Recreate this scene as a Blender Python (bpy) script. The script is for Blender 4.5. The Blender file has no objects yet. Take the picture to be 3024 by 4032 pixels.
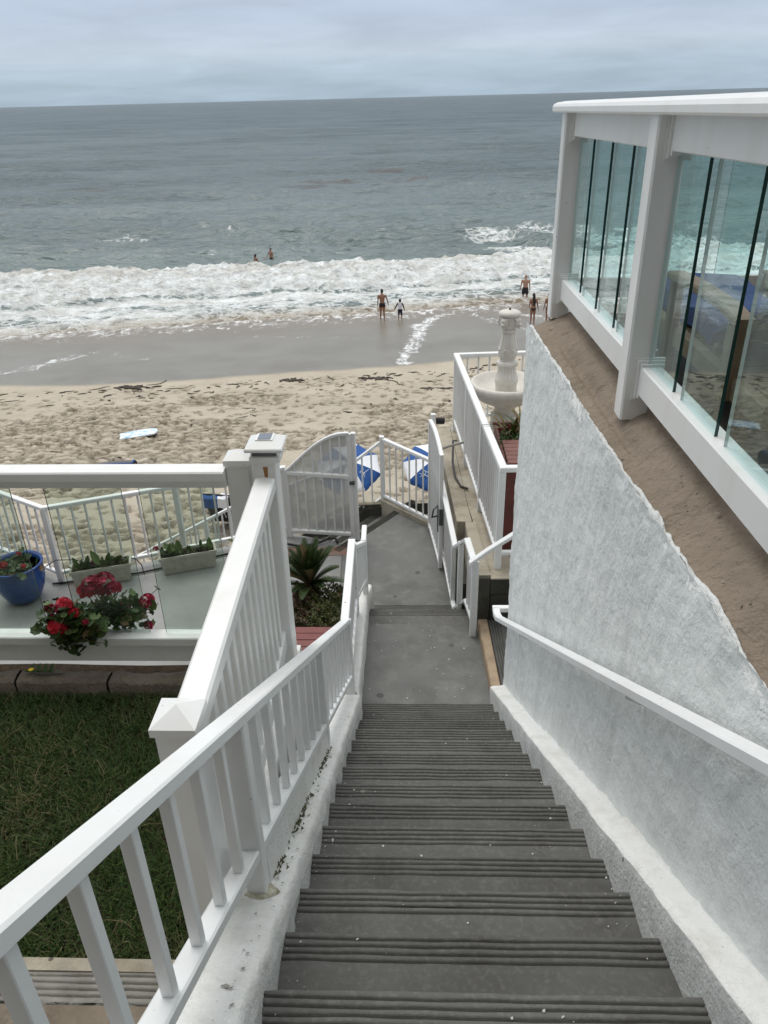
import bpy, bmesh, math, random
import numpy as np
from mathutils import Vector, Matrix
random.seed(7); RNG = np.random.default_rng(11)
S = bpy.context.scene
COL = S.collection
R = math.radians

# ------------------------------------------------------------------ camera
# The eye of the photographer is the origin of the scene; the sea lies 11.75 m below it.
PITCH, ROLL, YAW = R(28.346), R(1.485), R(2.552)
fw = Vector((-math.sin(YAW)*math.cos(PITCH), math.cos(YAW)*math.cos(PITCH), -math.sin(PITCH)))
r0 = Vector((math.cos(YAW), math.sin(YAW), 0)); u0 = r0.cross(fw)
rr = r0*math.cos(ROLL) - u0*math.sin(ROLL); uu = r0*math.sin(ROLL) + u0*math.cos(ROLL)
cam_d = bpy.data.cameras.new('camera'); cam = bpy.data.objects.new('camera', cam_d); COL.objects.link(cam)
cam.matrix_world = Matrix(((rr.x, uu.x, -fw.x, 0), (rr.y, uu.y, -fw.y, 0), (rr.z, uu.z, -fw.z, 0), (0, 0, 0, 1)))
cam_d.sensor_fit = 'VERTICAL'; cam_d.sensor_height = 36.0; cam_d.lens = 36*3028/4032
cam_d.clip_start = 0.05; cam_d.clip_end = 40000
S.camera = cam
S.render.engine = 'CYCLES'
S.cycles.max_bounces = 8; S.cycles.transparent_max_bounces = 16
S.view_settings.view_transform = 'Standard'; S.view_settings.look = 'None'
S.view_settings.exposure = 0.10; S.view_settings.gamma = 1.0

# ------------------------------------------------------------------ world: overcast marine layer
SUN_EL, SUN_ROT = R(60), R(-28)
W = bpy.data.worlds.new('World'); S.world = W; W.use_nodes = True
nt = W.node_tree; nt.nodes.clear()
def N(tree, typ, **kw):
    n = tree.nodes.new(typ)
    for k, v in kw.items(): setattr(n, k, v)
    return n
out = N(nt, 'ShaderNodeOutputWorld'); tc = N(nt, 'ShaderNodeTexCoord')
sky = N(nt, 'ShaderNodeTexSky', sky_type='NISHITA', sun_disc=False, sun_elevation=SUN_EL, sun_rotation=SUN_ROT)
bg1 = N(nt, 'ShaderNodeBackground'); bg1.inputs[1].default_value = 0.10
nt.links.new(sky.outputs[0], bg1.inputs[0])
sep = N(nt, 'ShaderNodeSeparateXYZ'); nt.links.new(tc.outputs['Generated'], sep.inputs[0])
ramp = N(nt, 'ShaderNodeValToRGB'); cr = ramp.color_ramp
stops = [(0.0, (.375, .485, .59)), (.018, (.39, .50, .60)), (.028, (.415, .52, .63)), (.047, (.505, .59, .69)), (.078, (.475, .555, .695)), (.20, (.56, .62, .72)), (.5, (.95, .97, .99)), (1.0, (1.45, 1.45, 1.45))]
cr.elements[0].position, cr.elements[1].position = stops[0][0], stops[-1][0]
for p, c in stops[1:-1]: cr.elements.new(p)
for e, (p, c) in zip(cr.elements, stops): e.color = (*c, 1)
nt.links.new(sep.outputs[2], ramp.inputs[0])
# cloud bands: direction projected on a high flat layer
mz = N(nt, 'ShaderNodeMath', operation='ADD'); mz.inputs[1].default_value = .11; nt.links.new(sep.outputs[2], mz.inputs[0])
mm = N(nt, 'ShaderNodeMath', operation='MAXIMUM'); mm.inputs[1].default_value = .03; nt.links.new(mz.outputs[0], mm.inputs[0])
dx = N(nt, 'ShaderNodeMath', operation='DIVIDE'); nt.links.new(sep.outputs[0], dx.inputs[0]); nt.links.new(mm.outputs[0], dx.inputs[1])
dy = N(nt, 'ShaderNodeMath', operation='DIVIDE'); nt.links.new(sep.outputs[1], dy.inputs[0]); nt.links.new(mm.outputs[0], dy.inputs[1])
cb = N(nt, 'ShaderNodeCombineXYZ'); nt.links.new(dx.outputs[0], cb.inputs[0]); nt.links.new(dy.outputs[0], cb.inputs[1])
ns = N(nt, 'ShaderNodeTexNoise'); ns.inputs['Scale'].default_value = .95; ns.inputs['Detail'].default_value = 7; ns.inputs['Roughness'].default_value = .56; ns.inputs['Distortion'].default_value = .35
nt.links.new(cb.outputs[0], ns.inputs['Vector'])
mr = N(nt, 'ShaderNodeMapRange'); mr.inputs[1].default_value = .30; mr.inputs[2].default_value = .70; mr.inputs[3].default_value = .90; mr.inputs[4].default_value = 1.12
nt.links.new(ns.outputs[0], mr.inputs[0])
vm = N(nt, 'ShaderNodeVectorMath', operation='SCALE'); nt.links.new(ramp.outputs[0], vm.inputs[0]); nt.links.new(mr.outputs[0], vm.inputs['Scale'])
bg2 = N(nt, 'ShaderNodeBackground'); nt.links.new(vm.outputs[0], bg2.inputs[0]); bg2.inputs[1].default_value = 1.0
mx = N(nt, 'ShaderNodeMixShader'); mx.inputs[0].default_value = .92
nt.links.new(bg1.outputs[0], mx.inputs[1]); nt.links.new(bg2.outputs[0], mx.inputs[2]); nt.links.new(mx.outputs[0], out.inputs[0])
W.cycles.sampling_method = 'MANUAL'; W.cycles.sample_map_resolution = 512

sl = bpy.data.lights.new('sun', 'SUN'); sl.energy = 1.4; sl.angle = R(32); sl.color = (1, .97, .92)
so = bpy.data.objects.new('sun', sl); COL.objects.link(so)
d = Vector((math.sin(SUN_ROT)*math.cos(SUN_EL), math.cos(SUN_ROT)*math.cos(SUN_EL), math.sin(SUN_EL)))
so.rotation_euler = d.to_track_quat('Z', 'Y').to_euler()

# ------------------------------------------------------------------ material helper
def mat(name, col, rough=.6, var=None, spots=None, bump=None, spec=.5, metal=0, streak=None, var2=None, slab=0):
    """col base; var=(scale, darker/lighter colour, amount, detail); spots=(scale, radius, colour, density); bump=[(scale, strength, dist)]"""
    m = bpy.data.materials.new(name); m.use_nodes = True; t = m.node_tree
    b = t.nodes['Principled BSDF']; b.inputs['Roughness'].default_value = rough; b.inputs['Metallic'].default_value = metal
    b.inputs['Specular IOR Level'].default_value = spec
    geo = N(t, 'ShaderNodeNewGeometry'); pos = geo.outputs['Position']
    cur = None
    def colnode(c):
        n = N(t, 'ShaderNodeRGB'); n.outputs[0].default_value = (*c, 1); return n.outputs[0]
    cur = colnode(col)
    def mixin(a, c, fac):
        n = N(t, 'ShaderNodeMix', data_type='RGBA'); t.links.new(fac, n.inputs[0]); t.links.new(a, n.inputs[6]); n.inputs[7].default_value = (*c, 1); return n.outputs[2]
    for v in (var, var2):
        if v:
            sc, c2, amt, det = v[:4]
            n = N(t, 'ShaderNodeTexNoise'); n.inputs['Scale'].default_value = sc; n.inputs['Detail'].default_value = det; n.inputs['Roughness'].default_value = .62
            t.links.new(pos, n.inputs['Vector'])
            lo = v[4] if len(v) > 4 else .42
            mr = N(t, 'ShaderNodeMapRange'); mr.inputs[1].default_value = lo; mr.inputs[2].default_value = lo+.25; mr.inputs[4].default_value = amt
            t.links.new(n.outputs[0], mr.inputs[0]); cur = mixin(cur, c2, mr.outputs[0])
    if streak:      # vertical run-off stains (wear)
        sc, c2, amt = streak
        mp = N(t, 'ShaderNodeMapping'); mp.inputs['Scale'].default_value = (sc, sc, sc*.09); t.links.new(pos, mp.inputs[0])
        n = N(t, 'ShaderNodeTexNoise'); n.inputs['Scale'].default_value = 1; n.inputs['Detail'].default_value = 5; t.links.new(mp.outputs[0], n.inputs['Vector'])
        mr = N(t, 'ShaderNodeMapRange'); mr.inputs[1].default_value = .5; mr.inputs[2].default_value = .72; mr.inputs[4].default_value = amt
        t.links.new(n.outputs[0], mr.inputs[0]); cur = mixin(cur, c2, mr.outputs[0])
    if spots:
        for sp in (spots if isinstance(spots, list) else [spots]):
            sc, rad, c2, dens = sp
            v = N(t, 'ShaderNodeTexVoronoi', voronoi_dimensions='3D'); v.inputs['Scale'].default_value = sc; t.links.new(pos, v.inputs['Vector'])
            wn = N(t, 'ShaderNodeTexNoise'); wn.inputs['Scale'].default_value = sc*2.3; t.links.new(pos, wn.inputs['Vector'])
            ad = N(t, 'ShaderNodeMath', operation='MULTIPLY_ADD'); t.links.new(wn.outputs[0], ad.inputs[0]); ad.inputs[1].default_value = rad*1.6; t.links.new(v.outputs['Distance'], ad.inputs[2])
            lt = N(t, 'ShaderNodeMath', operation='LESS_THAN'); t.links.new(ad.outputs[0], lt.inputs[0]); lt.inputs[1].default_value = rad*1.6
            sx = N(t, 'ShaderNodeSeparateColor'); t.links.new(v.outputs['Color'], sx.inputs[0])
            l2 = N(t, 'ShaderNodeMath', operation='LESS_THAN'); t.links.new(sx.outputs[0], l2.inputs[0]); l2.inputs[1].default_value = dens
            ml = N(t, 'ShaderNodeMath', operation='MULTIPLY'); t.links.new(lt.outputs[0], ml.inputs[0]); t.links.new(l2.outputs[0], ml.inputs[1])
            cur = mixin(cur, c2, ml.outputs[0])
    if slab:
        oi = N(t, 'ShaderNodeObjectInfo'); mr = N(t, 'ShaderNodeMapRange'); mr.inputs[3].default_value = 1-slab; mr.inputs[4].default_value = 1+slab; t.links.new(oi.outputs['Random'], mr.inputs[0])
        sc_ = N(t, 'ShaderNodeVectorMath', operation='SCALE'); t.links.new(cur, sc_.inputs[0]); t.links.new(mr.outputs[0], sc_.inputs['Scale']); cur = sc_.outputs[0]
    t.links.new(cur, b.inputs['Base Color'])
    if bump:
        prev = None
        for sc, st, dist in bump:
            n = N(t, 'ShaderNodeTexNoise'); n.inputs['Scale'].default_value = sc; n.inputs['Detail'].default_value = 5; n.inputs['Roughness'].default_value = .6
            t.links.new(pos, n.inputs['Vector'])
            bp = N(t, 'ShaderNodeBump'); bp.inputs['Strength'].default_value = st; bp.inputs['Distance'].default_value = dist
            t.links.new(n.outputs[0], bp.inputs['Height'])
            if prev: t.links.new(prev, bp.inputs['Normal'])
            prev = bp.outputs[0]
        t.links.new(prev, b.inputs['Normal'])
    return m

M = {}
M['paint'] = mat('white_metal_paint', (.78, .795, .795), .42, var=(3.0, (.68, .69, .67), .6, 7), spots=[(24, .10, (.33, .33, .31), .14), (9, .06, (.18, .17, .16), .14), (5, .045, (.36, .29, .20), .25), (60, .12, (.55, .55, .52), .10)], bump=[(120, .12, .002)])
M['vinyl'] = mat('white_vinyl', (.80, .81, .80), .30, var=(2.2, (.72, .72, .69), .35, 4), spots=[(24, .09, (.34, .33, .31), .10)], streak=(9, (.62, .60, .53), .25))
M['stucco'] = mat('white_stucco', (.785, .812, .80), .85, var=(1.1, (.67, .70, .69), .6, 6), var2=(26, (.71, .735, .72), .25, 4), streak=(5, (.60, .625, .61), .45), bump=[(6, .30, .06), (18, .35, .022), (55, .40, .009), (140, .25, .004)], spec=.2, spots=[(8, .05, (.30, .29, .27), .05)])
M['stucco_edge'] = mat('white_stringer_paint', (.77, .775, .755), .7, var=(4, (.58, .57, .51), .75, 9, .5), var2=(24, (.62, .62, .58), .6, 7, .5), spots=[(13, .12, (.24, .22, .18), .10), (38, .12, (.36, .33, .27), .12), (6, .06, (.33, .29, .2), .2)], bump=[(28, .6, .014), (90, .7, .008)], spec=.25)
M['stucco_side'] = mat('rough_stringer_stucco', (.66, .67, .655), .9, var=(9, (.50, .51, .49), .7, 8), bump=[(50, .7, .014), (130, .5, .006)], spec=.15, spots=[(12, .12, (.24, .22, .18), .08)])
M['mortar'] = mat('brown_mortar', (.285, .233, .185), .92, var=(2.2, (.205, .172, .128), .85, 9), var2=(26, (.185, .15, .112), .6, 6, .52), bump=[(7, .5, .06), (30, .7, .022), (100, .5, .007)], spec=.15, spots=[(16, .10, (.12, .085, .06), .12)])
M['tread'] = mat('dark_step_concrete', (.108, .108, .100), .75, var=(4, (.072, .070, .066), .8, 9), var2=(45, (.19, .186, .175), .5, 6, .5), spots=[(14, .12, (.50, .49, .45), .035), (34, .08, (.45, .44, .40), .035), (7, .10, (.20, .19, .17), .12)], bump=[(90, .5, .004), (320, .5, .0015)], spec=.3, slab=.14)
M['concrete'] = mat('grey_landing_concrete', (.150, .154, .144), .7, var=(1.3, (.085, .088, .082), .95, 9), var2=(6, (.21, .207, .195), .7, 8, .5), spots=[(5, .035, (.55, .54, .5), .12), (3.2, .13, (.085, .085, .082), .30), (1.7, .10, (.20, .15, .11), .25)], bump=[(60, .25, .003), (260, .3, .001)], spec=.35)
M['terrace'] = mat('pale_terrace_concrete', (.27, .275, .27), .65, var=(1.2, (.20, .20, .19), .9, 8), var2=(5, (.33, .31, .27), .4, 6, .52), bump=[(80, .2, .003)], spec=.35)
M['aged'] = mat('tan_aged_concrete', (.40, .36, .285), .85, var=(2.6, (.17, .14, .10), .9, 10, .46), var2=(5, (.33, .33, .31), .8, 9, .5), spots=[(9, .12, (.12, .11, .09), .10)], bump=[(40, .5, .01), (160, .4, .004)], spec=.2)
M['darkwall'] = mat('stained_dark_concrete', (.075, .072, .06), .85, var=(3, (.03, .029, .023), .9, 8), var2=(8, (.16, .15, .125), .35, 8, .58), spots=[(7, .12, (.22, .19, .12), .10)], bump=[(50, .5, .008)], spec=.2)
M['curbtan'] = mat('orange_tan_curb', (.38, .29, .20), .88, var=(9, (.26, .20, .14), .85, 8), bump=[(110, .5, .005)], spec=.2)
M['oldslab'] = mat('lichen_paving', (.205, .17, .13), .85, var=(3.6, (.10, .08, .058), .95, 9), var2=(6, (.36, .335, .27), .85, 9, .51), spots=[(11, .09, (.07, .06, .05), .10)], bump=[(45, .4, .006)], spec=.2)
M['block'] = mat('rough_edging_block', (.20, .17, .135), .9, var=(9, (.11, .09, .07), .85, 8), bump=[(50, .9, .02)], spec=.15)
M['soil'] = mat('dark_soil', (.035, .026, .018), .95, var=(30, (.07, .05, .035), .8, 6), bump=[(60, .8, .02)], spec=.1)
M['redwood'] = mat('red_stained_wood', (.17, .038, .032), .55, var=(6, (.12, .028, .024), .8, 6), spots=[(12, .08, (.45, .30, .27), .05)], bump=[(70, .25, .003)])
M['redwood2'] = mat('brown_red_wood', (.155, .058, .044), .6, var=(7, (.11, .04, .03), .8, 6), bump=[(70, .25, .003)])
M['reddark'] = mat('dark_red_boards', (.12, .025, .016), .5, var=(9, (.07, .014, .01), .8, 5))
M['marble'] = mat('weathered_marble', (.64, .62, .57), .6, var=(3.5, (.50, .475, .42), .7, 8), var2=(9, (.44, .40, .33), .5, 8, .58), bump=[(60, .2, .004)], spec=.3)
M['black'] = mat('black_plastic', (.012, .012, .012), .5)
M['blackcloth'] = mat('black_canvas', (.016, .016, .018), .85, bump=[(40, .4, .02)])
M['lock'] = mat('grey_lock_metal', (.10, .105, .11), .45, metal=.6)
M['wood'] = mat('teak', (.12, .07, .035), .6, var=(12, (.08, .045, .022), .8, 5))
M['woodpale'] = mat('pale_weathered_wood', (.20, .155, .10), .65, var=(12, (.14, .105, .068), .8, 5))
M['blue'] = mat('blue_canvas', (.009, .075, .27), .8, var=(5, (.008, .058, .21), .7, 4), bump=[(14, .35, .03)])
M['white_cloth'] = mat('white_canvas', (.74, .76, .80), .85, bump=[(14, .35, .03)])
M['print'] = mat('white_print', (.70, .73, .78), .8)
M['bluepot'] = mat('blue_glaze', (.012, .05, .20), .22, var=(8, (.02, .085, .28), .7, 5))
M['trough'] = mat('cast_stone_trough', (.50, .48, .42), .85, var=(12, (.38, .36, .30), .8, 6), bump=[(70, .4, .005)])
M['plexi_frame'] = M['paint']
M['hose'] = mat('dark_hose', (.03, .03, .03), .5)
M['taupe'] = mat('taupe_canvas', (.10, .095, .10), .8)
M['leaf'] = mat('leaf_green', (.040, .078, .018), .5, var=(25, (.024, .048, .013), .8, 3), spec=.4)
M['leaf2'] = mat('leaf_green_light', (.085, .13, .032), .5, var=(25, (.05, .085, .022), .8, 3), spec=.4)
M['leafdry'] = mat('leaf_dry', (.16, .11, .05), .7)
M['hedge'] = mat('hedge_leaf', (.050, .062, .016), .5, var=(22, (.10, .105, .025), .8, 3), spec=.4)
M['hedgered'] = mat('hedge_leaf_bronze', (.07, .032, .018), .55)
M['cycad'] = mat('cycad_frond', (.030, .052, .013), .45, var=(9, (.055, .08, .02), .8, 3), spec=.5)
M['trunk'] = mat('shaggy_trunk', (.10, .065, .038), .9, bump=[(60, .8, .02)])
M['petal'] = mat('red_petal', (.50, .008, .025), .55, var=(40, (.33, .005, .02), .8, 2))
M['petal2'] = mat('crimson_petal', (.36, .006, .045), .55, var=(40, (.22, .004, .03), .8, 2))
M['yellow'] = mat('yellow_petal', (.70, .48, .015), .6)
M['brom'] = mat('bronze_strap_leaf', (.16, .11, .025), .5, var=(12, (.06, .09, .02), .9, 3))
M['kelp'] = mat('dark_kelp', (.045, .034, .022), .7)
M['skin'] = mat('tan_skin', (.27, .135, .085), .5)
M['skin2'] = mat('fair_skin', (.36, .20, .135), .5)
M['hair'] = mat('dark_hair', (.008, .006, .005), .5)
M['greyhair'] = mat('grey_hair', (.12, .10, .085), .6)
M['trunks'] = mat('black_swim_shorts', (.010, .010, .012), .7)
M['orange'] = mat('orange_hem', (.30, .10, .02), .7)
M['rashwhite'] = mat('white_rash_vest', (.62, .62, .68), .7)
M['navy'] = mat('navy_cloth', (.012, .014, .035), .7)
M['whiterock'] = mat('white_rock', (.76, .77, .74), .9, var=(18, (.60, .60, .56), .7, 6), bump=[(40, .9, .03)])
M['solar'] = mat('solar_panel_glass', (.16, .19, .23), .15)
M['rust'] = mat('rust_stain', (.30, .15, .05), .8)
M['steelpipe'] = mat('grey_conduit', (.30, .29, .27), .5)
M['reddish'] = mat('red_worn_concrete', (.25, .13, .09), .85, var=(6, (.20, .19, .17), .9, 8), bump=[(60, .3, .004)])

def bodyboard_mat():
    m = mat('blue_white_deck_print', (.72, .78, .82), .5, var=(6.5, (.08, .34, .62), .95, 2, .46)); return m
M['board'] = bodyboard_mat()

def glass_mat(name, tint, gloss=1.0):
    m = bpy.data.materials.new(name); m.use_nodes = True; t = m.node_tree; t.nodes.clear()
    o = N(t, 'ShaderNodeOutputMaterial'); tr = N(t, 'ShaderNodeBsdfTransparent'); tr.inputs[0].default_value = (*tint, 1)
    gl = N(t, 'ShaderNodeBsdfGlossy'); gl.inputs['Roughness'].default_value = 0.0; gl.inputs['Color'].default_value = (.95, .97, .96, 1)
    fr = N(t, 'ShaderNodeFresnel'); gg = N(t, 'ShaderNodeNewGeometry'); im = N(t, 'ShaderNodeMix'); im.inputs[2].default_value = 1.46; im.inputs[3].default_value = 1/1.46; t.links.new(gg.outputs['Backfacing'], im.inputs[0]); t.links.new(im.outputs[0], fr.inputs[0])
    df = N(t, 'ShaderNodeBsdfDiffuse'); df.inputs[0].default_value = (.55, .60, .58, 1)
    geo = N(t, 'ShaderNodeNewGeometry'); n = N(t, 'ShaderNodeTexNoise'); n.inputs['Scale'].default_value = 5; n.inputs['Detail'].default_value = 8; t.links.new(geo.outputs['Position'], n.inputs['Vector'])
    mr = N(t, 'ShaderNodeMapRange'); mr.inputs[1].default_value = .45; mr.inputs[2].default_value = .8; mr.inputs[3].default_value = .015; mr.inputs[4].default_value = .09; t.links.new(n.outputs[0], mr.inputs[0])
    m1 = N(t, 'ShaderNodeMixShader'); t.links.new(fr.outputs[0], m1.inputs[0]); t.links.new(tr.outputs[0], m1.inputs[1]); t.links.new(gl.outputs[0], m1.inputs[2])
    m2 = N(t, 'ShaderNodeMixShader'); t.links.new(mr.outputs[0], m2.inputs[0]); t.links.new(m1.outputs[0], m2.inputs[1]); t.links.new(df.outputs[0], m2.inputs[2])
    t.links.new(m2.outputs[0], o.inputs[0]); return m
M['glass'] = glass_mat('green_tinted_glass', (.865, .965, .96))
M['glass_clear'] = glass_mat('dusty_clear_glass', (.88, .93, .90))
M['glass_pale'] = mat('pale_glass_edge', (.55, .66, .64), .15)
M['glass_edge'] = mat('dark_green_glass_edge', (.004, .045, .038), .12, spec=.6)
def plexi_mat():
    m = bpy.data.materials.new('hazy_plastic_sheet'); m.use_nodes = True; t = m.node_tree; t.nodes.clear()
    o = N(t, 'ShaderNodeOutputMaterial'); tr = N(t, 'ShaderNodeBsdfTransparent'); tr.inputs[0].default_value = (.80, .82, .82, 1)
    df = N(t, 'ShaderNodeBsdfDiffuse'); df.inputs[0].default_value = (.62, .64, .63, 1)
    geo = N(t, 'ShaderNodeNewGeometry'); n = N(t, 'ShaderNodeTexNoise'); n.inputs['Scale'].default_value = 7; n.inputs['Detail'].default_value = 8; t.links.new(geo.outputs['Position'], n.inputs['Vector'])
    mr = N(t, 'ShaderNodeMapRange'); mr.inputs[1].default_value = .35; mr.inputs[2].default_value = .7; mr.inputs[3].default_value = .74; mr.inputs[4].default_value = .92; t.links.new(n.outputs[0], mr.inputs[0])
    m2 = N(t, 'ShaderNodeMixShader'); t.links.new(mr.outputs[0], m2.inputs[0]); t.links.new(tr.outputs[0], m2.inputs[1]); t.links.new(df.outputs[0], m2.inputs[2])
    t.links.new(m2.outputs[0], o.inputs[0]); return m
M['plexi'] = plexi_mat()

# ------------------------------------------------------------------ object helpers
def V(*a): return Vector(a)
class MB:
    def __init__(s): s.v = []; s.f = []; s.mi = []
    def add(s, vs, fs, mi=0):
        o = len(s.v); s.v += [tuple(v) for v in vs]; s.f += [tuple(i+o for i in f) for f in fs]; s.mi += [mi]*len(fs); return s
    def box(s, a, b, mi=0):
        x0, y0, z0 = a; x1, y1, z1 = b
        return s.add([(x0, y0, z0), (x1, y0, z0), (x1, y1, z0), (x0, y1, z0), (x0, y0, z1), (x1, y0, z1), (x1, y1, z1), (x0, y1, z1)],
                     [(0, 3, 2, 1), (4, 5, 6, 7), (0, 1, 5, 4), (1, 2, 6, 5), (2, 3, 7, 6), (3, 0, 4, 7)], mi)
    def loft(s, rings, close=True, caps=True, mi=0):
        n = len(rings[0]); o = len(s.v)
        for r_ in rings: s.v += [tuple(p) for p in r_]
        for i in range(len(rings)-1):
            for j in range(n if close else n-1):
                k = (j+1) % n; s.f.append((o+i*n+j, o+i*n+k, o+(i+1)*n+k, o+(i+1)*n+j)); s.mi.append(mi)
        if caps and close:
            s.f.append(tuple(o+j for j in range(n))[::-1]); s.mi.append(mi)
            e = o+(len(rings)-1)*n; s.f.append(tuple(e+j for j in range(n))); s.mi.append(mi)
        return s
    def bar(s, pts, w, h, ch=None, mi=0, flat=True):
        """rectangular rail swept along pts (top centre line) with vertical sections and chamfered edges"""
        pts = [Vector(p) for p in pts]; ch = min(w, h)*.13 if ch is None else ch; rings = []
        for i, p in enumerate(pts):
            d0 = (p-pts[i-1]) if i else (pts[1]-p); d1 = (pts[i+1]-p) if i < len(pts)-1 else d0
            d0 = Vector((d0.x, d0.y, 0)).normalized(); d1 = Vector((d1.x, d1.y, 0)).normalized()
            t = (d0+d1).normalized() if (d0+d1).length > 1e-4 else d0
            sd = Vector((t.y, -t.x, 0)); k = 1/max(.4, t.dot(d0)); a = w/2
            rings.append([p+sd*k*x+Vector((0, 0, z)) for x, z in ((-a+ch, 0), (a-ch, 0), (a, -ch), (a, -h+ch), (a-ch, -h), (-a+ch, -h), (-a, -h+ch), (-a, -ch))])
        return s.loft(rings)
    def post(s, x, y, z0, z1, w, dp=None, ang=0, ch=None):
        dp = dp or w; ch = w*.09 if ch is None else ch; a, b = w/2, dp/2; ca, sa = math.cos(ang), math.sin(ang)
        sec = [(-a+ch, -b), (a-ch, -b), (a, -b+ch), (a, b-ch), (a-ch, b), (-a+ch, b), (-a, b-ch), (-a, -b+ch)]
        return s.loft([[(x+px*ca-py*sa, y+px*sa+py*ca, z) for px, py in sec] for z in (z0, z1)])
    def tube(s, pts, rad, n=8, mi=0):
        pts = [Vector(p) for p in pts]; rads = rad if isinstance(rad, (list, tuple)) else [rad]*len(pts); rings = []
        for i, p in enumerate(pts):
            t = ((pts[i+1] if i < len(pts)-1 else p)-(pts[i-1] if i else p)).normalized()
            a = t.orthogonal().normalized() if i == 0 else (a-t*a.dot(t)).normalized(); b = t.cross(a)
            rings.append([p+(a*math.cos(2*math.pi*j/n)+b*math.sin(2*math.pi*j/n))*rads[i] for j in range(n)])
        return s.loft(rings, mi=mi)
    def mesh(s, name):
        me = bpy.data.meshes.new(name); me.from_pydata(s.v, [], s.f)
        if any(s.mi): me.polygons.foreach_set('material_index', s.mi)
        me.update(); return me
def wloc(o):
    p = Vector((0, 0, 0))
    while o: p += o.location; o = o.parent
    return p
def tag(o, label=None, cat=None, group=None, kind=None):
    for k, v in (('label', label), ('category', cat), ('group', group), ('kind', kind)):
        if v: o[k] = v
    return o
def thing(name, loc, label, cat, group=None, rz=0):
    o = bpy.data.objects.new(name, None); COL.objects.link(o); o.location = loc; o.rotation_euler.z = rz; o.empty_display_size = .1
    return tag(o, label, cat, group)
def link(name, me, m, parent=None, smooth=False):
    o = bpy.data.objects.new(name, me); COL.objects.link(o)
    if len(me.materials) == 0:
        for q in (m if isinstance(m, (list, tuple)) else [m]): me.materials.append(q)
    if parent: o.parent = parent
    if smooth: me.shade_smooth()
    return o
def obj(name, mb, m, parent=None, smooth=False, local=False):
    """mesh given in world coordinates (local=True: already in the parent's frame)"""
    if parent and not local:
        w = wloc(parent); mb.v = [(v[0]-w.x, v[1]-w.y, v[2]-w.z) for v in mb.v]
    return link(name, mb.mesh(name), m, parent, smooth)
def put(name, me, m, parent, loc, rot=(0, 0, 0), scale=None, smooth=False):
    o = link(name, me, m, parent, smooth); o.location = Vector(loc)-(wloc(parent) if parent else Vector()); o.rotation_euler = rot
    if scale: o.scale = scale
    return o
def fixn(me):
    b = bmesh.new(); b.from_mesh(me); bmesh.ops.recalc_face_normals(b, faces=b.faces); b.to_mesh(me); b.free(); return me

# numpy value noise
def vn(x, y, seed=0):
    xi = np.floor(x).astype(np.int64); yi = np.floor(y).astype(np.int64); fx = x-xi; fy = y-yi
    def h(a, b):
        n = (a*374761393+b*668265263+seed*1442695041) & 0xffffffff; n = ((n ^ (n >> 13))*1274126177) & 0xffffffff; n = (n ^ (n >> 16)) & 0xffff
        return n/65535.0
    u = fx*fx*fx*(fx*(fx*6-15)+10); v = fy*fy*fy*(fy*(fy*6-15)+10)
    return (h(xi, yi)*(1-u)+h(xi+1, yi)*u)*(1-v)+(h(xi, yi+1)*(1-u)+h(xi+1, yi+1)*u)*v
def fbm(x, y, o=4, seed=0, g=.5):
    t = np.zeros_like(x); a = 1; s_ = 0
    for i in range(o): t += a*vn(x*2**i+i*17.3, y*2**i-i*9.1, seed+i); s_ += a; a *= g
    return t/s_
def sstep(a, b, x): t = np.clip((x-a)/(b-a), 0, 1); return t*t*(3-2*t)
def grid(name, X, Y, Z, m, attrs=None, parent=None, smooth=True, flip=False):
    ny, nx = X.shape; me = bpy.data.meshes.new(name); co = np.stack([X, Y, Z], -1).reshape(-1, 3).astype(np.float32)
    if parent: co -= np.array(wloc(parent), np.float32)
    i = np.arange(ny*nx).reshape(ny, nx); q = np.stack([i[:-1, :-1], i[:-1, 1:], i[1:, 1:], i[1:, :-1]], -1).reshape(-1, 4)
    if flip: q = q[:, ::-1]
    me.vertices.add(len(co)); me.vertices.foreach_set('co', co.ravel())
    me.loops.add(q.size); me.loops.foreach_set('vertex_index', q.ravel().astype(np.int32))
    me.polygons.add(len(q)); me.polygons.foreach_set('loop_start', np.arange(0, q.size, 4, dtype=np.int32))
    me.update(calc_edges=True); me.validate()
    for k, a in (attrs or {}).items():
        at = me.attributes.new(k, 'FLOAT', 'POINT'); at.data.foreach_set('value', a.ravel().astype(np.float32))
    return link(name, me, m, parent, smooth)

# ================================================================== SETTING: beach
PY = [-20, 5, 11, 14, 20.5, 28, 33, 40, 46, 52, 70, 130]; PZ = [-6.6, -6.6, -7.0, -7.5, -8.55, -9.75, -10.25, -11.02, -11.70, -12.4, -13.4, -16]
def sandz(x, y):
    x = np.asarray(x, float); y = np.asarray(y, float)
    sh = (.2*np.clip(x, -40, 30)+1.4)*sstep(24, 42, y)
    return np.interp(y-sh, PY, PZ)+.10*(fbm(x*.22, y*.22, 3, 5)-.5)*(1-sstep(27, 31, y))
def wet_edge(x): return np.interp(x, [-40, -17, -13, -9.4, -5, -.4, 1.9, 5, 12, 40], [27.5, 29.6, 29.55, 30.05, 31.1, 32.1, 32.9, 34.2, 36.2, 41])+.5*(fbm(x*.35, x*0+3, 3, 9)-.5)
xs = np.concatenate([np.linspace(-75, -20, 34), np.arange(-19.9, 8.5, .047), np.linspace(8.6, 75, 40)])
ys = np.concatenate([np.linspace(3, 10.2, 12), np.arange(10.3, 31.5, .046), np.linspace(31.6, 50, 110), np.linspace(50.5, 90, 22)])
X, Y = np.meshgrid(xs, ys); Z = sandz(X, Y); we = wet_edge(X)
dry = 1-sstep(-1.6, -.2, Y-we)
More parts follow.
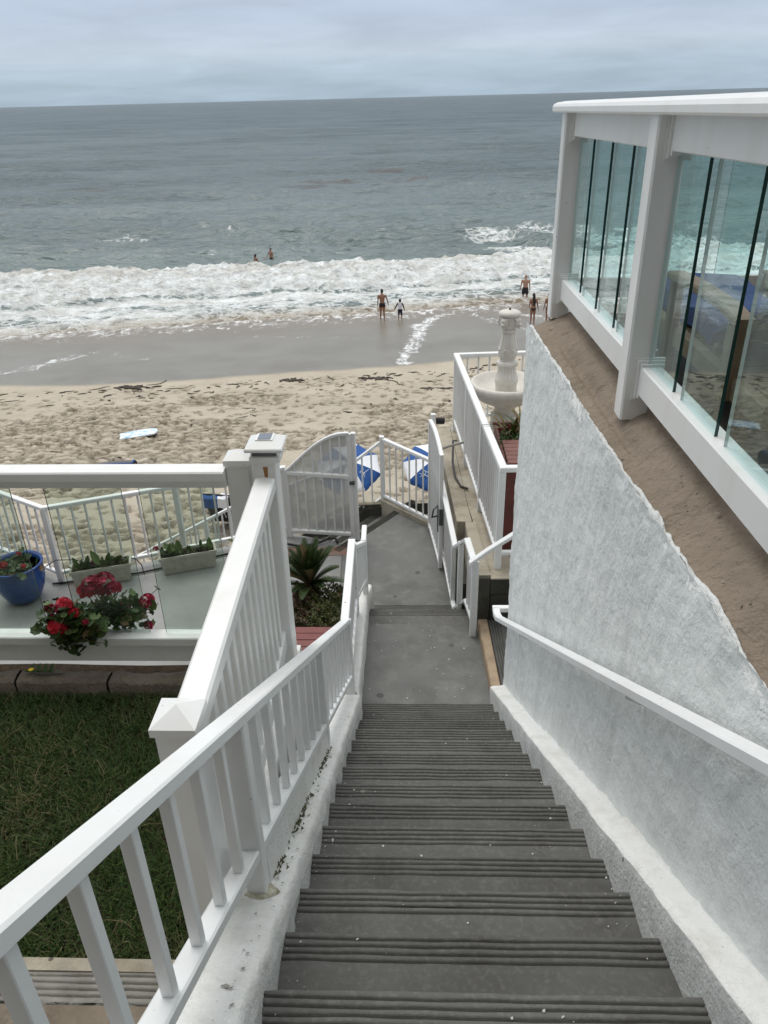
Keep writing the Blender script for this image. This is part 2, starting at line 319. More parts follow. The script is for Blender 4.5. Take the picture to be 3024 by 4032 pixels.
# foot prints and hollows pressed into the dry sand
rel = np.zeros_like(Z); hollow_shade = np.zeros_like(Z)
n = 22000
px = RNG.uniform(-19.5, 8, n); py = 10.5+19.5*RNG.uniform(0, 1, n)**.95
for k in range(n):
    keep = .12+.88*(vn(np.array([px[k]*.3]), np.array([py[k]*.5]), 31)[0] > .42)
    if RNG.uniform() > keep: continue
    e = float(wet_edge(px[k]))
    if py[k] > e-1.3 or (py[k] > e-3.2 and RNG.uniform() < .55): continue
    L, w_ = RNG.uniform(.08, .20), RNG.uniform(.05, .10); a = RNG.normal(.12, .55); dp = RNG.uniform(.045, .14)
    i0, i1 = np.searchsorted(xs, [px[k]-.3, px[k]+.3]); j0, j1 = np.searchsorted(ys, [py[k]-.3, py[k]+.3])
    if i1-i0 < 3 or j1-j0 < 3: continue
    gx = X[j0:j1, i0:i1]-px[k]; gy = Y[j0:j1, i0:i1]-py[k]; ca, sa = math.cos(a), math.sin(a)
    ru = (gx*ca+gy*sa)/L; rv = (-gx*sa+gy*ca)/w_; q = np.sqrt(ru*ru+rv*rv)
    rel[j0:j1, i0:i1] = np.minimum(rel[j0:j1, i0:i1], -dp*(1-sstep(.62, 1.0, q)))+dp*.38*np.exp(-((q-1.25)/.25)**2)*(1+.8*np.tanh(gy/w_))
    hollow_shade[j0:j1, i0:i1] = np.maximum(hollow_shade[j0:j1, i0:i1], (1-sstep(.6, 1.1, q))*RNG.uniform(.1, 1.0))  # shade of the hollows painted in as darker sand, strength random per print
rel += (fbm(X*1.0, Y*1.5, 3, 3)-.5)*.13+(fbm(X*5, Y*8, 3, 4)-.5)*.05
Z = Z+rel*dry*(1-.75*sstep(-4.5, -2, Y-we))
wet = sstep(-.75, -.05, Y-we)
# foam left by the backwash, along streaks that curve down the beach face
fo = np.zeros_like(Z)
def streak(pts, w0, amt):
    global fo
    P = np.array(pts, float); best = np.full(X.shape, 1e9)
    for a, b in zip(P[:-1], P[1:]):
        ab = b-a; t = np.clip(((X-a[0])*ab[0]+(Y-a[1])*ab[1])/(ab@ab), 0, 1); best = np.minimum(best, np.hypot(X-a[0]-t*ab[0], Y-a[1]-t*ab[1]))
    best *= 1+.9*(fbm(X*.9, Y*.9, 3, 8)-.5)
    fo = np.maximum(fo, amt*.80*(1-sstep(w0*.1, w0*1.6, best)))
streak([(-.45, 32.2), (-.1, 35.5), (.25, 38.5), (.35, 41.5), (.9, 43.8), (1.6, 46.2)], .75, .62)
streak([(-20.5, 31.5), (-18, 31.2), (-17.2, 33), (-16.6, 35.5), (-15.8, 37.5)], 1.1, .50)
streak([(-14.5, 36.3), (-13.6, 35.2), (-12.4, 34.6)], .7, .47)
streak([(-9, 40.5), (-6, 39.6), (-3.6, 39.2)], .7, .45)
streak([(3.2, 46.5), (4.6, 42.5), (5.8, 39.5), (7.5, 37.5)], .9, .50)
streak([(4.6, 48), (6.4, 44.5), (9, 41)], 1.0, .55)
yw = 47.4+.2*X
lace = sstep(-10, 1.0, Y-yw-.9)*.335+sstep(1.5, 5, Y-we)*.12
fo = np.maximum(fo, lace)
def sand_mat():
    m = bpy.data.materials.new('beach_sand'); m.use_nodes = True; t = m.node_tree; b = t.nodes['Principled BSDF']
    geo = N(t, 'ShaderNodeNewGeometry'); pos = geo.outputs['Position']
    def at(k): a = N(t, 'ShaderNodeAttribute'); a.attribute_name = k; return a.outputs['Fac']
    def nz(sc, det=6, ro=.6, dist=0, stretch=None):
        n = N(t, 'ShaderNodeTexNoise'); n.inputs['Scale'].default_value = sc; n.inputs['Detail'].default_value = det; n.inputs['Roughness'].default_value = ro; n.inputs['Distortion'].default_value = dist
        if stretch:
            mp = N(t, 'ShaderNodeMapping'); mp.inputs['Scale'].default_value = stretch; t.links.new(pos, mp.inputs[0]); t.links.new(mp.outputs[0], n.inputs['Vector'])
        else: t.links.new(pos, n.inputs['Vector'])
        return n.outputs[0]
    def mr(x, a, b_, c=0, d=1):
        n = N(t, 'ShaderNodeMapRange'); t.links.new(x, n.inputs[0])
        for i, q in enumerate((a, b_, c, d)): n.inputs[i+1].default_value = q
        return n.outputs[0]
    def mixc(f, a, c):
        n = N(t, 'ShaderNodeMix', data_type='RGBA'); t.links.new(f, n.inputs[0])
        for i, q in ((6, a), (7, c)):
            if isinstance(q, tuple): n.inputs[i].default_value = (*q, 1)
            else: t.links.new(q, n.inputs[i])
        return n.outputs[2]
    def mul(a, c):
        n = N(t, 'ShaderNodeMath', operation='MULTIPLY')
        for i, q in ((0, a), (1, c)):
            if isinstance(q, float): n.inputs[i].default_value = q
            else: t.links.new(q, n.inputs[i])
        return n.outputs[0]
    dryc = mixc(mr(nz(.5), .4, .65), (.43, .385, .31), (.365, .325, .258))
    dryc = mixc(mr(nz(14, 5), .56, .7, 0, .5), dryc, (.22, .18, .135))
    dryc = mixc(mul(at('hollow_shade'), .9), dryc, (.125, .10, .072))  # painted shade of the print hollows
    wetc = mixc(mr(nz(.35, 6), .4, .65), (.185, .172, .142), (.145, .130, .102))
    wetc = mixc(mul(at('swash'), .85), wetc, (.150, .118, .082))
    c = mixc(at('wet'), dryc, wetc)
    # foam threads
    ln = nz(1.5, 9, .68, 1.2, (1.3, .55, 1)); fn = N(t, 'ShaderNodeMath', operation='ADD'); t.links.new(ln, fn.inputs[0]); t.links.new(at('foam'), fn.inputs[1])
    fine = nz(9, 6, .7, 1.5); f2 = N(t, 'ShaderNodeMath', operation='MULTIPLY_ADD'); t.links.new(fine, f2.inputs[0]); f2.inputs[1].default_value = .45; t.links.new(fn.outputs[0], f2.inputs[2])
    fm = mr(f2.outputs[0], 1.14, 1.28)
    c = mixc(mul(fm, .9), c, (.78, .79, .78))
    t.links.new(c, b.inputs['Base Color'])
    rg = N(t, 'ShaderNodeMix'); t.links.new(at('wet'), rg.inputs[0]); rg.inputs[2].default_value = .95; rg.inputs[3].default_value = .34; t.links.new(rg.outputs[0], b.inputs['Roughness'])
    sp = N(t, 'ShaderNodeMix'); t.links.new(at('wet'), sp.inputs[0]); sp.inputs[2].default_value = .12; sp.inputs[3].default_value = .38; t.links.new(sp.outputs[0], b.inputs['Specular IOR Level'])
    bp = N(t, 'ShaderNodeBump'); bp.inputs['Strength'].default_value = .6; bp.inputs['Distance'].default_value = .05
    inv = N(t, 'ShaderNodeMath', operation='SUBTRACT'); inv.inputs[0].default_value = 1.05; t.links.new(at('wet'), inv.inputs[1])
    t.links.new(mul(nz(11, 6), inv.outputs[0]), bp.inputs['Height']); t.links.new(bp.outputs[0], b.inputs['Normal'])
    return m
beach = grid('beach', X, Y, Z, sand_mat(), {'wet': wet, 'hollow_shade': hollow_shade*dry, 'foam': fo, 'swash': np.clip(sstep(.25, 1.0, (Y-we)/np.maximum(1, yw+.9-we)), 0, 1)})
tag(beach, kind='structure')

# ================================================================== SETTING: sea
SEA = -11.75
rows = np.concatenate([np.arange(40, 70, .13), 70*np.exp(np.linspace(.0022, math.log(20000/70), 760))])
ang = np.linspace(-R(46), R(36), 470); tg = np.tan(ang)
X = rows[:, None]*tg[None, :]; Y = np.repeat(rows[:, None], len(tg), 1)
sp_ = np.gradient(rows)[:, None]*np.ones_like(X)
Z = np.full_like(X, SEA)
wx = X+3*(fbm(X*.05, Y*.05, 2, 41)-.5)*6; wy = Y+3*(fbm(X*.05, Y*.05, 2, 42)-.5)*6
amod = .55+.9*fbm(X*.02, Y*.03, 3, 43)
off = sstep(62, 76, Y)
for lam, am, c in [(26, .11, 4), (15, .11, 5), (9, .10, 7), (5.5, .085, 8), (3.4, .06, 9), (2.1, .04, 9), (1.3, .022, 8)]:
    w = np.clip((lam/sp_-2.5)/2.5, 0, 1)*(.25+.75*off)
    if w.max() <= 0: continue
    for i in range(c):
        th = RNG.normal(math.pi/2+.12, .42); l = lam*RNG.uniform(.75, 1.3); k = 2*math.pi/l; p = RNG.uniform(0, 6.28)
        sn = np.sin(k*(wx*math.cos(th)+wy*math.sin(th))+p)
        Z += w*amod*am/math.sqrt(c)*1.5*(1-2*np.abs(sn)**1.35 if lam < 6 else sn)
Yw = 48.3+.205*X+1.6*(fbm(X*.28, Y*0+2, 4, 51)-.5)
Yf = np.interp(X, [-60, -26.5, -16.6, -4.6, 1.7, 10, 40], [41, 48.6, 51.5, 53.4, 54.3, 56, 61])+2.2*(fbm(X*.22, Y*0+7, 4, 52)-.5)
Yc = np.interp(X, [-60, -31, -17.7, -3.7, 1.9, 10.6, 40], [55, 58.6, 60.4, 61.0, 62, 63.6, 67])+1.6*(fbm(X*.25, Y*0+4, 4, 53)-.5)
env = sstep(-.6, 1.6, Y-Yf)*(1-sstep(-.4, 1.3, Y-Yc))
ramp_ = np.clip((Y-Yf)/(Yc-Yf), 0, 1)
hcut = .55+.5*fbm(X*.16, Y*0, 3, 54)
bore = env*(.34+.62*ramp_**.8)*hcut*1.05
turb = (fbm(X*.75, Y*.75, 5, 55, .58)-.5)*.9+(np.abs(fbm(X*2.0, Y*2.0, 4, 56, .6)-.5))*.7
Z += bore+env*turb*1.0
flat_ = sstep(-.4, .8, Y-Yw)*(1-sstep(-1.0, .5, Y-Yf))
Z += flat_*(.07+.16*(fbm(X*.5, Y*1.1, 4, 57)-.5))
Z += (1-sstep(-.3, 1.8, Y-Yw))*-.32
foam = flat_*(.58+.25*(fbm(X*.18, Y*.5, 3, 58)-.5))+env*(1.02-.30*sstep(.56, .70, fbm(X*.30, Y*.8, 3, 59)))
foam = np.maximum(foam, sstep(-.3, .2, Y-Yw)*(1-sstep(.3, 1.5, Y-Yw))*.55)
foam = np.maximum(foam, .80*np.exp(-((Y-Yf+.6)/1.6)**2))
def patch(x, y, rx, ry, a):
    global foam
    q = np.hypot((X-x)/rx, (Y-y)/ry)+1.1*(fbm(X*.35, Y*.35, 3, 60)-.5); foam = np.maximum(foam, a*(1-sstep(.35, 1.15, q)))
patch(-28.2, 79, 3.4, 3.0, .44); patch(7.6, 77.5, 4.6, 4.2, .57); patch(11, 70, 6, 4.5, .60); patch(14, 79, 6, 6, .55); patch(-8.6, 85, 2, .8, .38); patch(22, 72, 12, 8, .58)
shal = 1-sstep(52, 150, Y)*.75-sstep(110, 600, Y)*.25
kelp = np.zeros_like(X)
for x, y, rx, ry in [(-13, 134, 11, 3), (-16, 128, 5, 2.2), (-4.5, 152, 4, 2.2), (2, 135, 4, 1.6), (-52, 132, 6, 2), (-52, 100, 1.6, .6), (-6, 165, 3, 1.5)]:
    q = np.hypot((X-x)/rx, (Y-y)/ry)+1.3*(fbm(X*.25, Y*.5, 4, 61)-.5); kelp = np.maximum(kelp, 1-sstep(.4, 1.2, q))
def sea_mat():
    m = bpy.data.materials.new('sea_water'); m.use_nodes = True; t = m.node_tree; b = t.nodes['Principled BSDF']
    geo = N(t, 'ShaderNodeNewGeometry'); pos = geo.outputs['Position']
    def at(k): a = N(t, 'ShaderNodeAttribute'); a.attribute_name = k; return a.outputs['Fac']
    def nz(sc, det=6, ro=.6, dist=0, stretch=(1, 1, 1)):
        n = N(t, 'ShaderNodeTexNoise'); n.inputs['Scale'].default_value = sc; n.inputs['Detail'].default_value = det; n.inputs['Roughness'].default_value = ro; n.inputs['Distortion'].default_value = dist
        mp = N(t, 'ShaderNodeMapping'); mp.inputs['Scale'].default_value = stretch; t.links.new(pos, mp.inputs[0]); t.links.new(mp.outputs[0], n.inputs['Vector']); return n.outputs[0]
    def mr(x, a, b_, c=0, d=1):
        n = N(t, 'ShaderNodeMapRange'); t.links.new(x, n.inputs[0])
        for i, q in enumerate((a, b_, c, d)): n.inputs[i+1].default_value = q
        return n.outputs[0]
    def mixc(f, a, c):
        n = N(t, 'ShaderNodeMix', data_type='RGBA'); t.links.new(f, n.inputs[0])
        for i, q in ((6, a), (7, c)):
            if isinstance(q, tuple): n.inputs[i].default_value = (*q, 1)
            else: t.links.new(q, n.inputs[i])
        return n.outputs[2]
    def op(o_, a, c):
        n = N(t, 'ShaderNodeMath', operation=o_)
        for i, q in ((0, a), (1, c)):
            if isinstance(q, (float, int)): n.inputs[i].default_value = q
            else: t.links.new(q, n.inputs[i])
        return n.outputs[0]
    wc = mixc(at('shal'), (.094, .125, .140), (.150, .192, .186))
    wc = mixc(mr(nz(.045, 4, .55, 0, (.5, 1, 1)), .42, .62, 0, .4), wc, (.020, .042, .044))
    wc = mixc(mr(at('kelp'), .3, .8, 0, .6), wc, (.085, .066, .055))
    wc = mixc(mr(at('sandy'), .05, .8, 0, .9), wc, (.20, .158, .11))
    f = at('foam')
    body = mr(op('ADD', nz(1.1, 10, .70, .6, (.8, 1, 1)), op('MULTIPLY', f, .95)), .98, 1.12)
    vo = N(t, 'ShaderNodeTexVoronoi', feature='DISTANCE_TO_EDGE'); vo.inputs['Scale'].default_value = .85
    ds = N(t, 'ShaderNodeTexNoise'); ds.inputs['Scale'].default_value = 1.3; ds.inputs['Detail'].default_value = 5; t.links.new(pos, ds.inputs['Vector'])
    va = N(t, 'ShaderNodeVectorMath', operation='MULTIPLY_ADD'); t.links.new(ds.outputs['Color'], va.inputs[0]); va.inputs[1].default_value = (1.6, 1.6, .6); t.links.new(pos, va.inputs[2]); t.links.new(va.outputs[0], vo.inputs['Vector'])
    edge = op('MULTIPLY', mr(vo.outputs['Distance'], .015, .10, 1, 0), mr(f, .24, .50))
    fm = op('MAXIMUM', body, op('MULTIPLY', edge, .85))
    fc = mixc(mr(nz(1.0, 9, .66, .5), .36, .60), (.89, .925, .93), (.62, .63, .60))
    fc = mixc(mr(nz(4.5, 8, .7, .8), .52, .70, 0, .6), fc, (.56, .57, .54))
    fc = mixc(mr(at('sandy'), .1, .9, 0, .55), fc, (.46, .40, .32))
    t.links.new(mixc(fm, wc, fc), b.inputs['Base Color'])
    rg = N(t, 'ShaderNodeMix'); t.links.new(fm, rg.inputs[0]); rg.inputs[2].default_value = .12; rg.inputs[3].default_value = .9; t.links.new(rg.outputs[0], b.inputs['Roughness'])
    b.inputs['Specular IOR Level'].default_value = 0
    prev = None
    for sc, st, ds_, sx in [(.09, .8, 2.6, .42), (.34, 1.0, 1.2, .42), (1.2, .9, .36, .5), (4.5, .5, .05, .8)]:
        bp = N(t, 'ShaderNodeBump'); bp.inputs['Strength'].default_value = st; bp.inputs['Distance'].default_value = ds_
        t.links.new(nz(sc, 4, .55, .3, (sx, 1, 1)), bp.inputs['Height'])
        if prev: t.links.new(prev, bp.inputs['Normal'])
        prev = bp.outputs[0]
    bp = N(t, 'ShaderNodeBump'); bp.inputs['Distance'].default_value = .25; t.links.new(fm, bp.inputs['Strength']); t.links.new(nz(3.2, 9, .72, .6), bp.inputs['Height']); t.links.new(prev, bp.inputs['Normal'])
    t.links.new(bp.outputs[0], b.inputs['Normal'])
    # wave facets mask one another at grazing view, so the mirror share is capped
    fr = N(t, 'ShaderNodeFresnel'); fr.inputs[0].default_value = 1.33; t.links.new(prev, fr.inputs['Normal'])
    cap = N(t, 'ShaderNodeMix'); t.links.new(at('shal'), cap.inputs[0]); cap.inputs[2].default_value = .50; cap.inputs[3].default_value = .78
    k = op('MULTIPLY', op('MULTIPLY', fr.outputs[0], cap.outputs[0]), op('SUBTRACT', 1, fm))
    gl = N(t, 'ShaderNodeBsdfGlossy'); gl.inputs['Roughness'].default_value = .16; t.links.new(prev, gl.inputs['Normal'])
    ms = N(t, 'ShaderNodeMixShader'); t.links.new(k, ms.inputs[0]); t.links.new(b.outputs[0], ms.inputs[1]); t.links.new(gl.outputs[0], ms.inputs[2])
    t.links.new(ms.outputs[0], t.nodes['Material Output'].inputs[0]); return m
sea = grid('sea', X, Y, Z, sea_mat(), {'sandy': np.exp(-((Y-Yw-.3)/1.5)**2)+.55*env*sstep(.5, .8, ramp_)*sstep(.45, .6, fbm(X*.25, Y*.7, 3, 63)), 'foam': np.clip(foam, 0, 1.05), 'shal': np.clip(shal, 0, 1), 'kelp': kelp})
tag(sea, kind='structure')
def seaz(x, y): return SEA

# ================================================================== staircase
nz_ = lambda y: -2.176-(y-1.246)*.6236                # line through the step nosings
RIS, TRD = .1746, .28
XR = lambda y: .80-.0365*(y-1.246)
stair = thing('staircase', (.17, 4.9, -4.62), 'grey concrete staircase of ribbed steps going down between white walls to the beach gate', 'staircase')
def step_mesh(xl, xr, y, z, depth, ris, seed, ngr=4, sk=0.0):
    """one step: nosing at y (far side), tread running back towards the viewer, with grooves cut near the nosing"""
    nx = 40; x = np.linspace(xl, xr, nx); g = []
    g += [(0.0, -ris-.02), (0.0, -.016), (-.004, -.004), (-.014, 0)]
    p = -.027
    for i in range(ngr): g += [(p+.0038, 0), (p+.0029, -.026), (p-.0029, -.026), (p-.0038, .0)]; p -= .0235
    g += [(p-.01, 0), (-depth*.75, .0), (-depth-.03, .0)]
    gy = np.array([a for a, b in g]); gz = np.array([b for a, b in g])
    Xg, Yg = np.meshgrid(x, gy); Zg = np.repeat(gz[:, None], nx, 1)
    jit = (fbm(Xg*6, Yg*40+seed*7, 3, seed)-.5)
    Yg = y+Yg+jit*.007+sk*(Xg-xl)
    chip = sstep(.70, .78, vn(Xg*9, Xg*0+seed*3.1, seed+90))
    Zg = z+Zg+(fbm(Xg*5+seed, Yg*5, 3, seed+5)-.5)*.006
    # worn spots fill the grooves here and there
    fill = sstep(.66, .74, fbm(Xg*2.4+seed*5, Yg*9, 2, seed+17)); deep = np.repeat((gz == -.026)[:, None], nx, 1); Zg = np.where(deep, Zg+.021*fill, Zg)
    front = np.repeat((np.arange(len(gy)) == 2)[:, None], nx, 1); Zg = np.where(front, Zg-.006*chip, Zg)
    return Xg, Yg, Zg
for k in range(0, 18):
    y = 1.246+(13-k)*TRD; z = -2.176-(13-k)*RIS
    Xg, Yg, Zg = step_mesh(-.47, XR(y)+.02, y, z, TRD if k else TRD, RIS, k)
    grid('step', Xg, Yg, Zg, M['tread'], parent=stair, smooth=False, flip=False)
Xg, Yg, Zg = step_mesh(-.47, XR(-.1)+.02, 1.246-5*TRD+.0, -2.176+5*RIS, 1.4, .2, 40)
grid('step', Xg, Yg, Zg, M['tread'], parent=stair, smooth=False)

# ---- landings (structure)
ZA, ZB = -4.618, -4.968
def sheet(name, poly_rows, m, amp=.006, kind='structure', parent=None, fr=2.0):
    """bilinear patch from four corners, slightly uneven"""
    (a, b, c, d_) = [np.array(p, float) for p in poly_rows]; u = np.linspace(0, 1, 60); U_, V_ = np.meshgrid(u, u)
    P = (a*(1-U_[..., None])+b*U_[..., None])*(1-V_[..., None])+(d_*(1-U_[..., None])+c*U_[..., None])*V_[..., None]
    o = grid(name, P[..., 0], P[..., 1], P[..., 2]+amp*(fbm(P[..., 0]*fr, P[..., 1]*fr, 3, 77)-.5), m, parent=parent)
    if kind: tag(o, kind=kind)
    return o
sheet('landing', [(-.47, 4.80, ZA), (.70, 4.80, ZA), (.62, 6.20, ZA), (-.47, 6.20, ZA)], M['concrete'])
lst = thing('landing_steps', (.05, 6.6, ZB), 'two shallow ribbed steps across the landing between the two small railings', 'steps')
Xg, Yg, Zg = step_mesh(-.50, .64, 6.47, ZA, .30, RIS, 61, 5); grid('step', Xg, Yg, Zg, M['tread'], parent=lst, smooth=False)
Xg, Yg, Zg = step_mesh(-.52, .52, 6.79, ZA-.175, .32, .175, 62, 5); grid('step', Xg, Yg, Zg, M['tread'], parent=lst, smooth=False)
# lower landing with the winding edge, and the terrace at the same height
def prism(name, poly, z0, z1, m, **kw):
    mb = MB(); n = len(poly); mb.add([(x, y, z0) for x, y in poly]+[(x, y, z1) for x, y in poly], [tuple(range(n))[::-1], tuple(range(n, 2*n))]+[(i, (i+1) % n, n+(i+1) % n, n+i) for i in range(n)])
    o = obj(name, mb, m, kw.get('parent'));
    if kw.get('kind', 'structure') and not kw.get('parent'): tag(o, kind=kw.get('kind', 'structure'))
    return o
lower = prism('lower_landing', [(-.80, 5.9), (.66, 5.9), (.36, 8.9), (.22, 9.05), (-.16, 9.42), (-.28, 9.236), (-.70, 8.65), (-.90, 8.37)], -5.4, ZB, M['concrete'])
terrace = prism('terrace', [(-9.5, 3.36), (-.62, 3.36), (-.62, 5.9), (-.805, 5.9), (-.905, 8.36), (-.93, 8.38), (-1.59, 8.62), (-4.18, 7.58), (-7.6, 9.5), (-9.5, 9.5)], -7.6, ZB-.003, M['terrace'])
tag(obj('worn_red_edge', MB().add([(-1.6, 8.02, ZB+.002), (-.83, 8.09, ZB+.002), (-.86, 8.30, ZB+.002), (-1.6, 8.26, ZB+.002)], [(0, 1, 2, 3)]), M['reddish']), kind='structure')
# winding steps going down to the sand on the left, seen beyond the gate
wind = thing('beach_steps', (-1.5, 9.0, -5.2), 'ribbed concrete steps winding down to the sand behind the open left gate', 'steps')
e0, e1 = Vector((-.05, 9.56, 0)), Vector((-1.02, 8.22, 0)); dv = (e1-e0); nv = Vector((dv.y, -dv.x, 0)).normalized()
for i in range(11):
    o0 = e0+nv*.30*i*(1 if i < 3 else 1)+Vector((-.10*i, -.02*i, 0)); o1 = e1+nv*.30*i+Vector((-.02*i, 0, 0)); z = ZB-RIS*i
    mb = MB(); L = o1-o0; bk = nv*-.34
    mb.add([tuple(o0+Vector((0, 0, z-.003*(i == 0)))), tuple(o1+Vector((0, 0, z-.003*(i == 0)))), tuple(o1+bk+Vector((0, 0, z-.003*(i == 0)))), tuple(o0+bk+Vector((0, 0, z-.003*(i == 0)))), tuple(o0+Vector((0, 0, z-.3))), tuple(o1+Vector((0, 0, z-.3)))], [(0, 3, 2, 1), (0, 1, 5, 4)])
    if i: obj('step', mb, M['concrete'], wind)
    mb = MB(); un = L.normalized()
    for q in range(4):
        a = o0-nv*(.022+.026*q)+Vector((0, 0, z+.003)); b_ = o1-nv*(.022+.026*q)+Vector((0, 0, z+.003)); h = nv*.011
        mb.add([a+h+Vector((0, 0, -.004)), b_+h+Vector((0, 0, -.004)), b_+Vector((0, 0, .009)), a+Vector((0, 0, .009)), b_-h+Vector((0, 0, -.004)), a-h+Vector((0, 0, -.004))], [(0, 3, 2, 1), (3, 5, 4, 2)])
    obj('rib', mb, M['darkwall'], wind)

# ---- left stringer wall with the white painted top
def stringer():
    ysl = np.linspace(-.7, 6.62, 300); rows_ = []
    for y in ysl:
        t = sstep(4.55, 5.05, y); zt = (nz_(y)+.10+.07*np.clip((y-1.9)/2.6, 0, 1))*(1-t)+(-4.36-.06*np.clip((y-5)/1.6, 0, 1))*t
        xi = -.425*(1-t)-.470*t+.03*sstep(6.35, 6.6, y); xo = -.625
        rows_.append([(xo, y, -5.2), (xo, y, zt-.03), (xo+.02, y, zt-.004), (xo+.06, y, zt), (xo+.10, y, zt), (xi-.05, y, zt), (xi-.016, y, zt-.003), (xi-.005, y, zt-.014), (xi, y, zt-.05), (xi+.004, y, zt-.10), (xi+.008, y, zt-.18), (xi+.01, y, zt-.34), (xi+.01, y, zt-.6)])
    P = np.array(rows_); nzs = (fbm(P[..., 1]*3.1+P[..., 2]*2, P[..., 0]*9, 4, 88)-.5); P[..., 2] += nzs*.012+(fbm(P[..., 1]*22, P[..., 0]*22, 3, 90)-.5)*.006; P[..., 0] += (fbm(P[..., 1]*9, P[..., 2]*9, 4, 89)-.5)*.022*(np.arange(13) > 6)[None, :]
    root = thing('stair_wall', (-.52, 3, -3.3), 'low white stringer wall with peeling paint carrying the left stair railing', 'wall')
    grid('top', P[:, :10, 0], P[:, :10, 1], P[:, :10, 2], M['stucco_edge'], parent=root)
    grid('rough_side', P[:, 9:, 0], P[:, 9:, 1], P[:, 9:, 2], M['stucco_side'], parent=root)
    e = P[-1]; mb = MB(); mb.add([tuple(p) for p in e], [tuple(range(len(e)))]); obj('end_face', mb, M['stucco_side'], root)
    return root
stringer()
# ---- white wall under the picket fence
tag(obj('fence_wall', MB().box((-.80, 1.30, -5.0), (-.627, 3.36, -2.645)), M['stucco_edge']), 'white retaining wall under the picket fence beside the stringer', 'wall')

# ---- right stringer
def rstringer():
    ysl = np.linspace(-.7, 5.05, 240); rows_ = []
    for y in ysl:
        zt = nz_(y)+.145; xi = XR(y)-.02; xo = .925-.0365*y+.01
        rows_.append([(xi+.004, y, zt-.55), (xi, y, zt-.25), (xi-.002, y, zt-.12), (xi-.004, y, zt-.05), (xi, y, zt-.018), (xi+.012, y, zt-.003), (xi+.03, y, zt), (xo-.03, y, zt), (xo-.006, y, zt+.008), (xo+.012, y, zt+.05)])
    P = np.array(rows_); P[..., 2] += (fbm(P[..., 1]*3.3, P[..., 0]*9, 4, 98)-.5)*.022; P[..., 0] += (fbm(P[..., 1]*6, P[..., 2]*6, 3, 99)-.5)*.02*(np.arange(10) < 6)[None, :]
    root = thing('stair_wall', (.80, 2.5, -3), 'low white ledge at the foot of the house wall along the right ends of the steps', 'wall')
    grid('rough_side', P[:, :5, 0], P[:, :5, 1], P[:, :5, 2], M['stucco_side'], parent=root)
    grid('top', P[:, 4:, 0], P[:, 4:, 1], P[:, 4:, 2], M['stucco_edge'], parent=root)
    e = P[-1]; mb = MB(); mb.add([tuple(p) for p in e]+[(e[-1][0], e[-1][1], -5.2), (e[0][0], e[0][1], -5.2)], [tuple(range(len(e)+2))]); obj('end_face', mb, M['stucco_edge'], root)
rstringer()

# ================================================================== house wall with brown mortar ledge
WX = lambda y: .932-.0365*y
house = thing('beach_house', (1.6, 2.5, -5), 'white stucco house wall with a brown mortar ledge under the glass deck railing', 'house')
yy = np.linspace(-.9, 5.08, 320); zz = np.concatenate([np.linspace(-5.3, -1.42, 150), np.linspace(-1.41, -1.318, 16)])
Yg, Zg = np.meshgrid(yy, zz)
Xg = WX(Yg)+(fbm(Yg*2.2, Zg*2.2, 3, 101)-.5)*.022+(fbm(Yg*22, Zg*22, 3, 102)-.5)*.010
Yg = Yg+np.where(Yg > 5.05, (fbm(Zg*3, Zg*0, 3, 103)-.5)*.03-.045*(1-sstep(-4.4, -3.2, Zg))*0, 0)
topk = np.repeat((np.arange(len(zz)) == len(zz)-1)[:, None], len(yy), 1)
Zg = Zg+np.where(topk, (fbm(Yg*13, Yg*0+1, 4, 104)-.5)*.022-.008, 0)
wall = grid('stucco_wall', Xg, Yg, Zg, M['stucco'], parent=house, flip=True)
# sloped brown ledge
u = np.concatenate([np.linspace(0, .12, 22), np.linspace(.14, 1, 34)]); yy = np.linspace(-.9, 5.10, 460); U_, Yg = np.meshgrid(u, yy)
Xg = WX(Yg)+.004+U_*(1.20-WX(Yg)); Zg = -1.335+.095*sstep(0, .55, U_)+.012*np.sin(U_*3)+(fbm(Yg*3.2, U_*1.6, 4, 106)-.5)*.05+(fbm(Yg*24, U_*8, 3, 107)-.5)*.010
Zg += -.05*np.exp(-((U_-.22)/.05)**2)*sstep(.45, .6, fbm(Yg*.8, Yg*0, 2, 108))*.5
Zg -= sstep(4.98, 5.10, Yg)*.09
Zg -= .09*(U_ < .002)
lap = .022+.035*fbm(Yg*5, Yg*0, 3, 111)+.030*(fbm(Yg*24, U_*40, 3, 112)-.5)
paint = 1-sstep(lap-.006, lap+.006, U_); Zg += paint*.006+paint*(fbm(Yg*40, U_*60, 3, 113)-.5)*.016
mo = M['mortar'].copy(); t_ = mo.node_tree; b_ = t_.nodes['Principled BSDF']; src = b_.inputs['Base Color'].links[0].from_socket
an = N(t_, 'ShaderNodeAttribute'); an.attribute_name = 'paint'; mxn = N(t_, 'ShaderNodeMix', data_type='RGBA'); t_.links.new(an.outputs['Fac'], mxn.inputs[0]); t_.links.new(src, mxn.inputs[6]); mxn.inputs[7].default_value = (.72, .74, .73, 1); t_.links.new(mxn.outputs[2], b_.inputs['Base Color'])
grid('mortar_ledge', Xg, Yg, Zg, mo, {'paint': paint}, parent=house)
obj('end_wall', MB().box((.765, 5.06, -5.3), (4.2, 5.075, -1.36)), M['stucco'], house)
obj('ledge_nose', MB().bar([(.765, 5.10, -1.36), (4.2, 5.10, -1.36)], .09, .05), M['mortar'], house)
tag(obj('deck_floor', MB().box((1.16, -1.5, -1.6), (4.2, 5.02, -1.262)), mat('deck_coating', (.06, .05, .042), .6, var=(6, (.09, .075, .06), .8, 5))), kind='structure')

